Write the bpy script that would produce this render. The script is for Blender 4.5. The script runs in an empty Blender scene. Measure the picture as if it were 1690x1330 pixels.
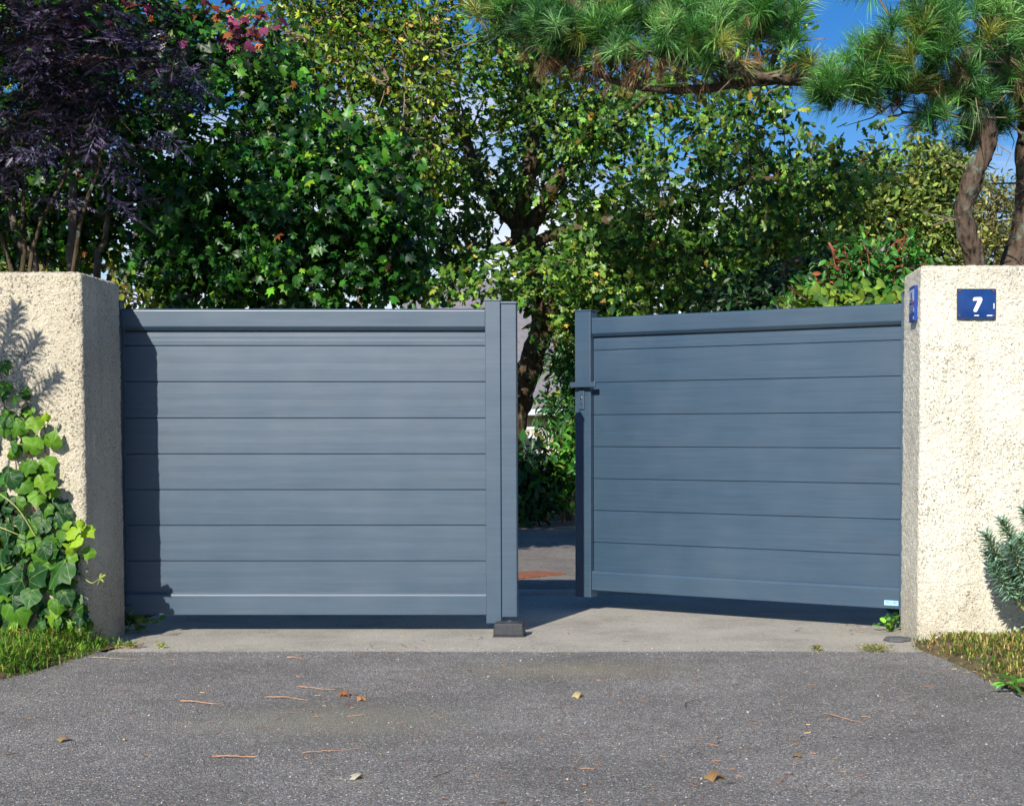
import bpy, bmesh, math, random
import numpy as np
from mathutils import Vector, Matrix, Euler, Quaternion

R = math.radians
scene = bpy.context.scene
C = scene.collection

# ------------------------------------------------------------------ camera
F, CX, HORIZ, PITCH, CAMZ = 2400.0, 1060.0, 718.0, R(2.2), 1.03
PPY = HORIZ + F * math.tan(PITCH)
cam_data = bpy.data.cameras.new('camera')
cam = bpy.data.objects.new('camera', cam_data); C.objects.link(cam)
cam.location = (0, 0, CAMZ)
cam.rotation_euler = (R(90) - PITCH, 0, 0)
cam_data.sensor_fit = 'HORIZONTAL'; cam_data.sensor_width = 36
cam_data.lens = 36 * F / 1690
cam_data.shift_x = -(CX - 845) / 1690
cam_data.shift_y = (PPY - 665) / 1690
cam_data.clip_start = 0.05; cam_data.clip_end = 3000
scene.camera = cam

# ------------------------------------------------------------------ sky, sun, exposure
SUN_AZ, SUN_EL = R(18), R(30.5)          # sun stands to the left behind the camera
SUN_DIR = Vector((-math.cos(SUN_EL) * math.sin(SUN_AZ), -math.cos(SUN_EL) * math.cos(SUN_AZ), math.sin(SUN_EL)))
world = bpy.data.worlds.new('World'); scene.world = world; world.use_nodes = True
wn, wl = world.node_tree.nodes, world.node_tree.links
wn.clear()
w_out = wn.new('ShaderNodeOutputWorld'); w_bg = wn.new('ShaderNodeBackground')
w_sky = wn.new('ShaderNodeTexSky'); w_sky.sky_type = 'NISHITA'; w_sky.sun_disc = False
w_sky.sun_elevation = SUN_EL; w_sky.sun_rotation = R(180) + SUN_AZ
w_sky.air_density = 1.0; w_sky.dust_density = 0.15; w_sky.ozone_density = 3.0
w_tc = wn.new('ShaderNodeTexCoord'); w_sep = wn.new('ShaderNodeSeparateXYZ')
w_map = wn.new('ShaderNodeMapping'); w_map.inputs['Scale'].default_value = (1.0, 1.0, 4.0)
w_no = wn.new('ShaderNodeTexNoise'); w_no.inputs['Scale'].default_value = 3.2; w_no.inputs['Detail'].default_value = 7
w_no.inputs['Roughness'].default_value = 0.58
wl.new(w_tc.outputs['Generated'], w_map.inputs['Vector']); wl.new(w_map.outputs[0], w_no.inputs['Vector'])
wl.new(w_tc.outputs['Generated'], w_sep.inputs[0])
w_el = wn.new('ShaderNodeMapRange'); w_el.inputs['From Min'].default_value = 0.02; w_el.inputs['From Max'].default_value = 0.26
w_el.inputs['To Min'].default_value = 0.36; w_el.inputs['To Max'].default_value = -0.10
wl.new(w_sep.outputs['Z'], w_el.inputs['Value'])
w_add = wn.new('ShaderNodeMath'); w_add.operation = 'ADD'
wl.new(w_no.outputs['Fac'], w_add.inputs[0]); wl.new(w_el.outputs[0], w_add.inputs[1])
w_ramp = wn.new('ShaderNodeValToRGB')
w_ramp.color_ramp.elements[0].position = 0.53; w_ramp.color_ramp.elements[0].color = (0, 0, 0, 1)
w_ramp.color_ramp.elements[1].position = 0.74; w_ramp.color_ramp.elements[1].color = (0.9, 0.9, 0.9, 1)
wl.new(w_add.outputs[0], w_ramp.inputs[0])
w_mix = wn.new('ShaderNodeMix'); w_mix.data_type = 'RGBA'
wl.new(w_ramp.outputs[0], w_mix.inputs[0])
w_hs = wn.new('ShaderNodeHueSaturation'); w_hs.inputs['Saturation'].default_value = 1.42; w_hs.inputs['Value'].default_value = 1.0; w_hs.inputs['Hue'].default_value = 0.512
wl.new(w_sky.outputs[0], w_hs.inputs['Color'])
wl.new(w_hs.outputs[0], w_mix.inputs[6]); w_mix.inputs[7].default_value = (9.0, 9.3, 9.9, 1)
wl.new(w_mix.outputs[2], w_bg.inputs['Color']); w_bg.inputs['Strength'].default_value = 0.092
wl.new(w_bg.outputs[0], w_out.inputs['Surface'])

sun_data = bpy.data.lights.new('sun', 'SUN'); sun_data.energy = 5.0; sun_data.angle = R(0.5)
sun_data.color = (1.0, 0.95, 0.86)
sun = bpy.data.objects.new('sun', sun_data); C.objects.link(sun)
sun.rotation_euler = SUN_DIR.to_track_quat('Z', 'Y').to_euler()
sun.location = (-6, -12, 10)
scene.view_settings.view_transform = 'Standard'; scene.view_settings.look = 'None'
scene.view_settings.exposure = 0.32; scene.view_settings.gamma = 1.0
scene.view_settings.use_curve_mapping = False
scene.cycles.adaptive_threshold = 0.03; scene.cycles.max_bounces = 5; scene.cycles.diffuse_bounces = 3; scene.cycles.glossy_bounces = 2; scene.cycles.transmission_bounces = 3

# ------------------------------------------------------------------ helpers
def P(px, py, Y):
    """pixel of the photograph at world depth Y -> world point"""
    x = (px - CX) / F; u = (PPY - py) / F
    wy = math.cos(PITCH) + math.sin(PITCH) * u
    wz = -math.sin(PITCH) + math.cos(PITCH) * u
    k = Y / wy
    return np.array((x * k, Y, CAMZ + wz * k))
def G(px, py, z=0.0):
    """pixel -> point on the level z"""
    x = (px - CX) / F; u = (PPY - py) / F
    wy = math.cos(PITCH) + math.sin(PITCH) * u
    wz = -math.sin(PITCH) + math.cos(PITCH) * u
    k = (z - CAMZ) / wz
    return np.array((x * k, wy * k, z))
def project(p):
    p = np.asarray(p, float)
    dx, dy, dz = p[:, 0], p[:, 1], p[:, 2] - CAMZ
    fw = math.cos(PITCH) * dy - math.sin(PITCH) * dz
    up = math.sin(PITCH) * dy + math.cos(PITCH) * dz
    return CX + F * dx / fw, PPY - F * up / fw

def tag(o, label=None, cat=None, group=None, kind=None):
    if label: o['label'] = label
    if cat: o['category'] = cat
    if group: o['group'] = group
    if kind: o['kind'] = kind
    return o
def empty(name, loc, rotz=0.0):
    o = bpy.data.objects.new(name, None); C.objects.link(o)
    o.empty_display_size = 0.1
    o.location = loc; o.rotation_euler = (0, 0, rotz)
    return o
def link(name, me, m=None, parent=None, loc=None):
    o = bpy.data.objects.new(name, me); C.objects.link(o)
    if m is not None and not me.materials: me.materials.append(m)
    if parent is not None: o.parent = parent
    if loc is not None: o.location = loc
    return o
def np_mesh(name, V, T, tint=None, smooth=False):
    me = bpy.data.meshes.new(name)
    V = np.ascontiguousarray(V, np.float32).reshape(-1, 3); T = np.ascontiguousarray(T, np.int32).reshape(-1, 3)
    me.vertices.add(len(V)); me.vertices.foreach_set('co', V.ravel())
    me.loops.add(len(T) * 3); me.loops.foreach_set('vertex_index', T.ravel())
    me.polygons.add(len(T)); me.polygons.foreach_set('loop_start', np.arange(0, len(T) * 3, 3, dtype=np.int32))
    if smooth: me.polygons.foreach_set('use_smooth', np.ones(len(T), bool))
    me.update(calc_edges=True)
    if tint is not None:
        a = me.attributes.new('tint', 'FLOAT_COLOR', 'POINT')
        col = np.ones((len(V), 4), np.float32); col[:, :3] = tint
        a.data.foreach_set('color', col.ravel())
    return me
class MB:
    """collects shapes; build() makes ONE mesh object"""
    def __init__(s): s.v = []; s.f = []
    def add(s, vs, fs):
        k = len(s.v); s.v += [tuple(map(float, q)) for q in vs]; s.f += [tuple(i + k for i in q) for q in fs]; return s
    def box(s, a, b):
        (x0, y0, z0), (x1, y1, z1) = a, b
        return s.add([(x0,y0,z0),(x1,y0,z0),(x1,y1,z0),(x0,y1,z0),(x0,y0,z1),(x1,y0,z1),(x1,y1,z1),(x0,y1,z1)],
                     [(0,3,2,1),(4,5,6,7),(0,1,5,4),(1,2,6,5),(2,3,7,6),(3,0,4,7)])
    def prism_x(s, prof, x0, x1):
        n = len(prof)
        return s.add([(x0, y, z) for y, z in prof] + [(x1, y, z) for y, z in prof],
              [tuple(range(n))] + [tuple(range(2 * n - 1, n - 1, -1))] + [(i, i + n, (i + 1) % n + n, (i + 1) % n) for i in range(n)])
    def poly(s, pts, off):
        """flat polygon pts extruded by vector off"""
        n = len(pts); pts = [Vector(p) for p in pts]; off = Vector(off)
        return s.add(pts + [p + off for p in pts],
              [tuple(range(n))[::-1]] + [tuple(range(n, 2 * n))] + [(i, (i + 1) % n, (i + 1) % n + n, i + n) for i in range(n)])
    def tube(s, pts, rad, n=6, cap=True):
        pts = [Vector(p) for p in pts]
        if not hasattr(rad, '__len__'): rad = [rad] * len(pts)
        rings = []; base = len(s.v); ref = Vector((0.31, 0.2, 0.93))
        for i, p in enumerate(pts):
            t = (pts[min(i + 1, len(pts) - 1)] - pts[max(i - 1, 0)])
            t = t.normalized() if t.length > 1e-9 else Vector((0, 0, 1))
            a = t.cross(ref)
            if a.length < 0.05: a = t.cross(Vector((1, 0, 0)))
            a.normalize(); b = t.cross(a)
            for k in range(n):
                th = 2 * math.pi * k / n
                s.v.append(tuple(p + (a * math.cos(th) + b * math.sin(th)) * rad[i]))
        for i in range(len(pts) - 1):
            for k in range(n):
                s.f.append((base + i*n + k, base + i*n + (k+1) % n, base + (i+1)*n + (k+1) % n, base + (i+1)*n + k))
        if cap:
            s.f.append(tuple(base + k for k in range(n))[::-1]); e = base + (len(pts) - 1) * n
            s.f.append(tuple(e + k for k in range(n)))
        return s
    def mesh(s, name, bevel=0.0, smooth=False, segs=2):
        me = bpy.data.meshes.new(name); me.from_pydata(s.v, [], s.f); me.update()
        bm = bmesh.new(); bm.from_mesh(me)
        bmesh.ops.recalc_face_normals(bm, faces=bm.faces)
        if bevel > 0:
            ed = [e for e in bm.edges if len(e.link_faces) == 2 and e.calc_face_angle(0) > 0.35]
            bmesh.ops.bevel(bm, geom=ed, offset=bevel, segments=segs, affect='EDGES', profile=0.5, clamp_overlap=True)
        if smooth:
            for f in bm.faces: f.smooth = True
        bm.to_mesh(me); bm.free(); return me
    def build(s, name, m, parent=None, bevel=0.0, smooth=False, loc=None, segs=2):
        return link(name, s.mesh(name, bevel, smooth, segs), m, parent, loc)

def vhash(ix, iy, iz, seed=0):
    h = (ix * 374761393 + iy * 668265263 + iz * 2147483647 + seed * 1274126177) & 0x7fffffff
    h = ((h ^ (h >> 13)) * 1274126177) & 0x7fffffff
    h = ((h ^ (h >> 16)) * 668265263) & 0x7fffffff
    return ((h ^ (h >> 15)) & 0xffff) / 65535.0
def vnoise(p, scale, seed=0):
    q = np.asarray(p, float) * scale + 1000.0
    i = np.floor(q).astype(np.int64); f = q - i; f = f * f * (3 - 2 * f)
    o = 0
    for dx in (0, 1):
        for dy in (0, 1):
            for dz in (0, 1):
                w = (f[:, 0] if dx else 1 - f[:, 0]) * (f[:, 1] if dy else 1 - f[:, 1]) * (f[:, 2] if dz else 1 - f[:, 2])
                o = o + w * vhash(i[:, 0] + dx, i[:, 1] + dy, i[:, 2] + dz, seed)
    return o

# ------------------------------------------------------------------ material helpers
class Mt:
    def __init__(s, name):
        s.m = bpy.data.materials.new(name); s.m.use_nodes = True
        s.nt = s.m.node_tree; s.nt.nodes.clear()
        s.out = s.nt.nodes.new('ShaderNodeOutputMaterial')
    def n(s, typ, **kw):
        nd = s.nt.nodes.new('ShaderNode' + typ)
        for k, v in kw.items():
            if k.startswith('_'): setattr(nd, k[1:], v); continue
            key = int(k[1:]) if k[0] == 'i' and k[1:].isdigit() else k.replace('__', ' ')
            if isinstance(v, bpy.types.NodeSocket): s.nt.links.new(v, nd.inputs[key])
            else: nd.inputs[key].default_value = v
        return nd
    def coord(s, which='Object', scale=(1, 1, 1)):
        return s.n('Mapping', Vector=s.n('TexCoord').outputs[which], Scale=scale).outputs[0]
    def noise(s, vec, scale, detail=3, rough=0.5):
        return s.n('TexNoise', Vector=vec, Scale=scale, Detail=detail, Roughness=rough).outputs['Fac']
    def voro(s, vec, scale, out='Distance', feature='F1'):
        return s.n('TexVoronoi', Vector=vec, Scale=scale, _feature=feature).outputs[out]
    def ramp(s, fac, stops):
        r = s.n('ValToRGB'); s.nt.links.new(fac, r.inputs[0]); cr = r.color_ramp
        while len(cr.elements) < len(stops): cr.elements.new(0.5)
        for e, (p, c) in zip(cr.elements, stops):
            e.position = p; e.color = (c, c, c, 1) if not hasattr(c, '__len__') else tuple(c) + (1,)
        return r.outputs[0]
    def mix(s, fac, a, b, mode='MIX'):
        nd = s.n('Mix', _data_type='RGBA', _blend_type=mode)
        for i, v in ((0, fac), (6, a), (7, b)):
            if isinstance(v, bpy.types.NodeSocket): s.nt.links.new(v, nd.inputs[i])
            elif i == 0: nd.inputs[0].default_value = v
            else: nd.inputs[i].default_value = tuple(v) + (1,) if len(v) == 3 else v
        return nd.outputs[2]
    def math(s, op, a, b=0.0):
        nd = s.n('Math', _operation=op)
        for i, v in ((0, a), (1, b)):
            if isinstance(v, bpy.types.NodeSocket): s.nt.links.new(v, nd.inputs[i])
            else: nd.inputs[i].default_value = v
        return nd.outputs[0]
    def bump(s, h, strength, dist, normal=None):
        nd = s.n('Bump', Height=h, Strength=strength, Distance=dist)
        if normal is not None: s.nt.links.new(normal, nd.inputs['Normal'])
        return nd.outputs[0]
    def bsdf(s, col, rough=0.8, spec=0.3, normal=None, metal=0.0, **kw):
        b = s.n('BsdfPrincipled')
        for k, v in (('Base Color', col), ('Roughness', rough), ('Specular IOR Level', spec), ('Metallic', metal), ('Normal', normal)):
            if v is None: continue
            if isinstance(v, bpy.types.NodeSocket): s.nt.links.new(v, b.inputs[k])
            elif k == 'Base Color': b.inputs[k].default_value = tuple(v) + (1,)
            else: b.inputs[k].default_value = v
        for k, v in kw.items(): b.inputs[k.replace('__', ' ')].default_value = v
        return b.outputs[0]
    def done(s, sh):
        s.nt.links.new(sh, s.out.inputs['Surface']); return s.m

def plain(name, col, rough=0.6, spec=0.4, metal=0.0, var=0.12, scale=25):
    m = Mt(name); v = m.coord()
    n = m.noise(v, scale, 4)
    c = m.mix(m.ramp(n, [(0.3, 0.0), (0.7, 1.0)]), tuple(x * (1 - var) for x in col), tuple(min(1, x * (1 + var)) for x in col))
    return m.done(m.bsdf(c, rough, spec, metal=metal))

def mat_leaf(name, rough=0.42, spec=0.5, transl=0.28, vein=False):
    m = Mt(name)
    t = m.n('Attribute', _attribute_name='tint').outputs['Color']
    oi = m.n('ObjectInfo').outputs['Random']
    isl = m.n('NewGeometry').outputs['Random Per Island']
    k = m.math('ADD', m.math('MULTIPLY', oi, 0.3), m.math('MULTIPLY', m.math('POWER', isl, 2.0), 1.9))  # wide per-leaf spread puts lit and shaded leaf contrast into the colour
    k = m.math('ADD', k, 0.28)
    kc = m.n('CombineColor', Red=k, Green=k, Blue=k).outputs[0]
    c = m.mix(1.0, t, kc, 'MULTIPLY')
    if vein:
        sp = m.n('SeparateXYZ', Vector=m.n('TexCoord').outputs['Object'])
        ang = m.math('ARCTAN2', sp.outputs['X'], m.math('ADD', sp.outputs['Y'], 0.0))
        r = m.math('SQRT', m.math('ADD', m.math('MULTIPLY', sp.outputs['X'], sp.outputs['X']), m.math('MULTIPLY', sp.outputs['Y'], sp.outputs['Y'])))
        d = m.math('MULTIPLY', m.math('ABSOLUTE', m.math('SINE', m.math('MULTIPLY', ang, 3.6))), r)
        vm = m.ramp(d, [(0.016, 0.75), (0.05, 0.0)])
        c = m.mix(vm, c, (0.24, 0.36, 0.09))
        n2 = m.noise(m.coord('Object'), 6, 3)
        c = m.mix(m.ramp(n2, [(0.35, 0.0), (0.75, 0.5)]), c, m.mix(1.0, c, (0.55, 0.6, 0.5), 'MULTIPLY'))
    b = m.bsdf(c, rough, spec)
    tc = m.mix(1.0, c, (1.9, 1.7, 0.55), 'MULTIPLY')
    tr = m.n('BsdfTranslucent', Color=tc).outputs[0]
    mx = m.n('MixShader', Fac=transl); m.nt.links.new(b, mx.inputs[1]); m.nt.links.new(tr, mx.inputs[2])
    return m.done(mx.outputs[0])

def mat_bark(name, c0, c1, lichen=0.0, scale=1.0):
    m = Mt(name); v = m.coord('Object', (1, 1, 0.28))
    n = m.noise(v, 26 * scale, 6, 0.65); vo = m.voro(v, 20 * scale)
    h = m.math('ADD', n, m.math('MULTIPLY', vo, 0.8))
    c = m.mix(m.ramp(h, [(0.45, 0.0), (0.95, 1.0)]), c0, c1)
    if lichen > 0:
        l = m.ramp(m.noise(m.coord('Object'), 9, 5, 0.6), [(0.62 - 0.1 * lichen, 0.0), (0.68, 0.8)])
        c = m.mix(l, c, (0.20, 0.25, 0.19))
    return m.done(m.bsdf(c, 0.9, 0.15, m.bump(h, 1.0, 0.02)))
# ------------------------------------------------------------------ surface materials
def mat_asphalt(name, base, dusty=True):
    m = Mt(name); v = m.coord('Object')
    cell = m.n('TexVoronoi', Vector=v, Scale=200.0)
    rnd = m.n('SeparateColor', Color=cell.outputs['Color'])
    b = np.array(base)
    agg = m.ramp(rnd.outputs[0], [(0.0, b * 0.42), (0.3, b * 0.75), (0.6, b), (0.86, b * 1.35), (0.965, b * 1.8), (1.0, np.minimum(b * 3.4, 0.8))])
    tintd = m.ramp(rnd.outputs[1], [(0.0, (1.0, 1.0, 1.0)), (0.86, (1.0, 1.0, 1.02)), (0.93, (1.25, 1.02, 0.8)), (1.0, (1.35, 1.0, 0.7))])
    c = m.mix(1.0, agg, tintd, 'MULTIPLY')
    fine = m.noise(v, 420, 3, 0.7)
    c = m.mix(1.0, c, m.ramp(fine, [(0.25, 0.55), (0.75, 1.4)]), 'MULTIPLY')
    big = m.noise(v, 1.3, 5, 0.6)
    c = m.mix(1.0, c, m.ramp(big, [(0.3, 0.78), (0.7, 1.2)]), 'MULTIPLY')
    mid = m.noise(v, 9, 4, 0.6)
    c = m.mix(1.0, c, m.ramp(mid, [(0.3, 0.88), (0.7, 1.1)]), 'MULTIPLY')
    if dusty:
        def patch(px, py, rx, ry, lo, hi, seed):
            ctr = G(px, py)
            d = m.n('VectorMath', _operation='SUBTRACT'); m.nt.links.new(v, d.inputs[0]); d.inputs[1].default_value = (ctr[0], ctr[1], 0)
            sc = m.n('VectorMath', _operation='MULTIPLY'); m.nt.links.new(d.outputs[0], sc.inputs[0]); sc.inputs[1].default_value = (1 / rx, 1 / ry, 0)
            L = m.n('VectorMath', _operation='LENGTH'); m.nt.links.new(sc.outputs[0], L.inputs[0])
            e = m.math('ADD', L.outputs['Value'], m.math('ADD', m.math('MULTIPLY', m.noise(v, seed, 6, 0.75), 1.1), m.math('MULTIPLY', m.math('SUBTRACT', rnd.outputs[2], 0.5), 0.9)))
            return m.ramp(m.math('MULTIPLY', e, 0.4), [(lo * 0.4, 1.0), (hi * 0.4, 0.0)])
        p1 = patch(560, 1190, 0.42, 0.30, 0.9, 2.0, 2.3)
        sand = m.ramp(rnd.outputs[2], [(0.0, (0.16, 0.16, 0.12)), (0.5, (0.29, 0.285, 0.22)), (0.85, (0.40, 0.35, 0.25)), (0.97, (0.58, 0.46, 0.31)), (1.0, (0.65, 0.55, 0.4))])
        c = m.mix(m.math('MULTIPLY', p1, 0.7), c, sand)
        p2 = patch(960, 1105, 0.45, 0.22, 0.9, 2.0, 2.9)
        c = m.mix(m.math('MULTIPLY', p2, 0.55), c, m.mix(1.0, sand, (1.15, 1.08, 0.98), 'MULTIPLY'))
        p3 = patch(330, 1200, 0.14, 0.10, 0.8, 1.6, 4.0)
        c = m.mix(m.math('MULTIPLY', p3, 0.45), c, (0.33, 0.29, 0.25))
    h = m.math('ADD', m.math('MULTIPLY', cell.outputs['Distance'], -0.9), m.math('MULTIPLY', fine, 0.6))
    return m.done(m.bsdf(c, 0.88, 0.25, m.bump(h, 0.75, 0.006)))

def mat_concrete(name, base):
    m = Mt(name); v = m.coord('Object'); b = np.array(base)
    f = m.noise(v, 300, 4, 0.7)
    big = m.noise(v, 2.2, 6, 0.65)
    c = m.ramp(big, [(0.3, b * 0.74), (0.5, b), (0.72, b * 1.14)])
    c = m.mix(1.0, c, m.ramp(f, [(0.25, 0.62), (0.75, 1.34)]), 'MULTIPLY')
    st = m.ramp(m.noise(v, 6.5, 5, 0.7), [(0.56, 0.0), (0.74, 0.55)])
    c = m.mix(st, c, m.mix(1.0, c, (0.78, 0.66, 0.5), 'MULTIPLY'))
    cell = m.n('TexVoronoi', Vector=v, Scale=170.0)
    spk = m.n('SeparateColor', Color=cell.outputs['Color']).outputs[0]
    c = m.mix(m.ramp(spk, [(0.90, 0.0), (0.96, 0.55)]), c, (0.62, 0.58, 0.50))
    c = m.mix(m.ramp(spk, [(0.04, 0.5), (0.09, 0.0)]), c, (0.10, 0.095, 0.085))
    return m.done(m.bsdf(c, 0.9, 0.2, m.bump(f, 0.6, 0.004)))

def mat_roughcast(name, base, pit_col, pit=0.5):
    m = Mt(name); v = m.coord('Object'); b = np.array(base)
    n1 = m.noise(v, 85, 4, 0.62); n2 = m.noise(v, 230, 3, 0.6)
    cell = m.n('TexVoronoi', Vector=v, Scale=105.0)
    h = m.math('ADD', m.math('ADD', n1, m.math('MULTIPLY', n2, 0.4)), m.math('MULTIPLY', cell.outputs['Distance'], -0.5))
    c = m.ramp(m.noise(v, 2.5, 5, 0.6), [(0.3, b * 0.88), (0.6, b), (0.8, np.minimum(b * 1.05, 0.86))])
    grain = m.n('SeparateColor', Color=m.n('TexVoronoi', Vector=v, Scale=170.0).outputs['Color'])
    c = m.mix(m.ramp(grain.outputs[0], [(0.80, 0.0), (0.96, 0.55)]), c, b * np.array((0.80, 0.66, 0.42)))
    c = m.mix(m.ramp(grain.outputs[1], [(0.92, 0.0), (0.98, 0.6)]), c, (0.22, 0.19, 0.15))
    # open pits between the thrown grains, coloured darker inside
    pn = m.noise(v, 96, 3, 0.62); pm = m.noise(v, 5.0, 4, 0.55)
    pits = m.ramp(m.math('ADD', pn, m.math('MULTIPLY', pm, 0.30)), [(0.435 + 0.05 * pit, 0.8), (0.50 + 0.05 * pit, 0.0)])
    c = m.mix(pits, c, pit_col)
    h = m.math('ADD', h, m.math('MULTIPLY', pits, -0.7))
    # soot runs from the top and splash dirt from the ground, each with its own outline
    st = m.ramp(m.noise(m.coord('Object', (9, 9, 0.55)), 1.0, 5, 0.6), [(0.5, 0.0), (0.78, 0.55)])
    c = m.mix(st, c, m.mix(1.0, c, (0.72, 0.69, 0.65), 'MULTIPLY'))
    zz = m.n('SeparateXYZ', Vector=v).outputs['Z']
    foot = m.ramp(m.math('ADD', m.math('MULTIPLY', zz, 1.0), m.math('MULTIPLY', m.noise(v, 7, 5, 0.65), 0.5)), [(0.25, 0.55), (0.62, 0.0)])
    c = m.mix(foot, c, m.mix(1.0, c, (0.60, 0.54, 0.46), 'MULTIPLY'))
    alg = m.ramp(m.math('MULTIPLY', m.math('ADD', zz, m.math('MULTIPLY', m.noise(m.coord('Object', (14, 14, 2.5)), 1.0, 5, 0.7), 0.5)), 0.4), [(0.792, 0.0), (0.90, 0.55)])
    c = m.mix(alg, c, m.mix(1.0, c, (0.50, 0.49, 0.44), 'MULTIPLY'))
    return m.done(m.bsdf(c, 0.93, 0.12, m.bump(h, 0.9, 0.008)))

def mat_alu(name, base=(0.028, 0.063, 0.103)):
    m = Mt(name); v = m.coord('Object', (1.2, 1.2, 34)); b = np.array(base)
    n = m.noise(v, 2.2, 4, 0.55)
    c = m.ramp(n, [(0.3, b * 0.86), (0.7, b * 1.14)])
    dn = m.noise(m.coord('Object'), 2.6, 5, 0.6)
    dust = m.ramp(dn, [(0.4, 0.0), (0.8, 0.05)])
    c = m.mix(dust, c, (0.30, 0.29, 0.27))
    fine = m.noise(m.coord('Object'), 900, 2)
    r = m.ramp(dn, [(0.3, 0.40), (0.7, 0.46)])
    return m.done(m.bsdf(c, r, 1.0, m.bump(m.noise(m.coord('Object', (0.6, 1, 2.2)), 3.0, 2), 0.25, 0.006, m.bump(fine, 0.06, 0.001)), metal=0.0, IOR=1.5))

M_ASPHALT = mat_asphalt('asphalt', (0.248, 0.238, 0.221))
M_DRIVE = mat_asphalt('driveway_asphalt', (0.24, 0.225, 0.205), dusty=False)
M_CONC = mat_concrete('concrete', (0.43, 0.395, 0.330))
M_WALL_L = mat_roughcast('weathered_roughcast', (0.62, 0.56, 0.435), (0.14, 0.135, 0.105), 1.1)
M_WALL_R = mat_roughcast('pale_roughcast', (0.76, 0.725, 0.605), (0.22, 0.185, 0.13), 0.35)
M_ALU = mat_alu('blue_grey_aluminium')
M_DARKALU = plain('dark_rubber', (0.02, 0.022, 0.025), 0.6)
M_SOIL = plain('soil', (0.085, 0.065, 0.042), 0.95, 0.1, var=0.5, scale=30)
M_CHROME = plain('worn_steel', (0.55, 0.52, 0.48), 0.3, 0.5, metal=1.0)
M_BLACK = plain('black_slot', (0.008, 0.008, 0.008), 0.7)

# ------------------------------------------------------------------ ground, forecourt, threshold, driveway
def sheet(name, pts, z, m, kind='structure'):
    mb = MB(); mb.add([(p[0], p[1], z) for p in pts], [tuple(range(len(pts)))])
    o = mb.build(name, m); o['kind'] = kind; return o
def mat_garden():
    m = Mt('garden_ground'); v = m.coord('Object')
    n = m.noise(v, 3, 6, 0.6); f = m.noise(v, 40, 4, 0.7)
    c = m.ramp(n, [(0.35, (0.06, 0.05, 0.03)), (0.55, (0.05, 0.075, 0.02)), (0.75, (0.09, 0.08, 0.045))])
    c = m.mix(1.0, c, m.ramp(f, [(0.3, 0.5), (0.7, 1.5)]), 'MULTIPLY')
    return m.done(m.bsdf(c, 0.95, 0.1, m.bump(f, 1.0, 0.03)))
YJ = G(800, 1075)[1]                                   # joint between asphalt and concrete
sheet('ground', [(-900, -900), (900, -900), (900, 1800), (-900, 1800)], -0.03, mat_garden())
# asphalt forecourt with slightly ragged far edge
rng = np.random.default_rng(3)
edge = [(x, YJ + 0.010 * math.sin(x * 3.1) + rng.normal(0, 0.004)) for x in np.arange(-2.62, 1.345, 0.06)]
vl = [G(px, py)[:2] for px, py in [(205, 1064), (165, 1074), (120, 1088), (60, 1108), (0, 1121)]]
vr = [G(px, py)[:2] for px, py in [(1512, 1070), (1560, 1088), (1600, 1106), (1640, 1128), (1690, 1148)]]
sheet('asphalt_forecourt', [(-9, -6), (9, -6), (9, 4.6), (3.4, 5.3)] + [tuple(q) for q in vr[::-1]] + edge[::-1] + [tuple(q) for q in vl] + [(-4.2, 5.6), (-9, 5.0)], 0.0, M_ASPHALT)
sheet('concrete_threshold', [(-2.80, 6.75), (1.45, 6.75), (1.45, 9.45), (-2.80, 9.45)], -0.004, M_CONC)
drive = sheet('driveway', [(-2.4, 9.452), (1.2, 9.452), (1.4, 13), (1.8, 17.3), (4.0, 20.5), (9.0, 22.5), (9, 17), (5, 14)][0:0] +
      [(-2.4, 9.452), (1.6, 9.452), (2.6, 12.5), (5.5, 16.0), (11, 19), (11, 22.5), (4, 20.2), (0.2, 18.6), (-1.2, 17.4), (-3.0, 15.6), (-3.2, 12)], 0.0, M_DRIVE)
# a course of red bricks let into the drive
M_BRICK = plain('red_brick', (0.28, 0.115, 0.07), 0.85, 0.2, var=0.3, scale=18)
bk = MB().box((-0.105, -0.16, -0.04), (0.105, 0.16, 0.0)).mesh('brick', 0.006)
bk.materials.append(M_BRICK)
b0, b1 = G(845, 952), G(893, 947)
dirb = (b1 - b0) / np.linalg.norm(b1 - b0)
for i in range(9):
    q = b1 - dirb * (0.215 * i)
    o = link('brick', bk, None, drive); o.location = (q[0], q[1], 0.012 + 0.003 * ((i * 7) % 3)); o.rotation_euler = (R(0.6 * ((i * 5) % 3 - 1)), 0, math.atan2(dirb[1], dirb[0]) + 0.02 * ((i * 3) % 5 - 2))
    o.scale = (1, 1, 1)
gut = MB().box((-1.6, 9.44, -0.03), (0.1, 9.60, 0.012)).build('drain_channel', M_CONC, drive, 0.01)

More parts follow.
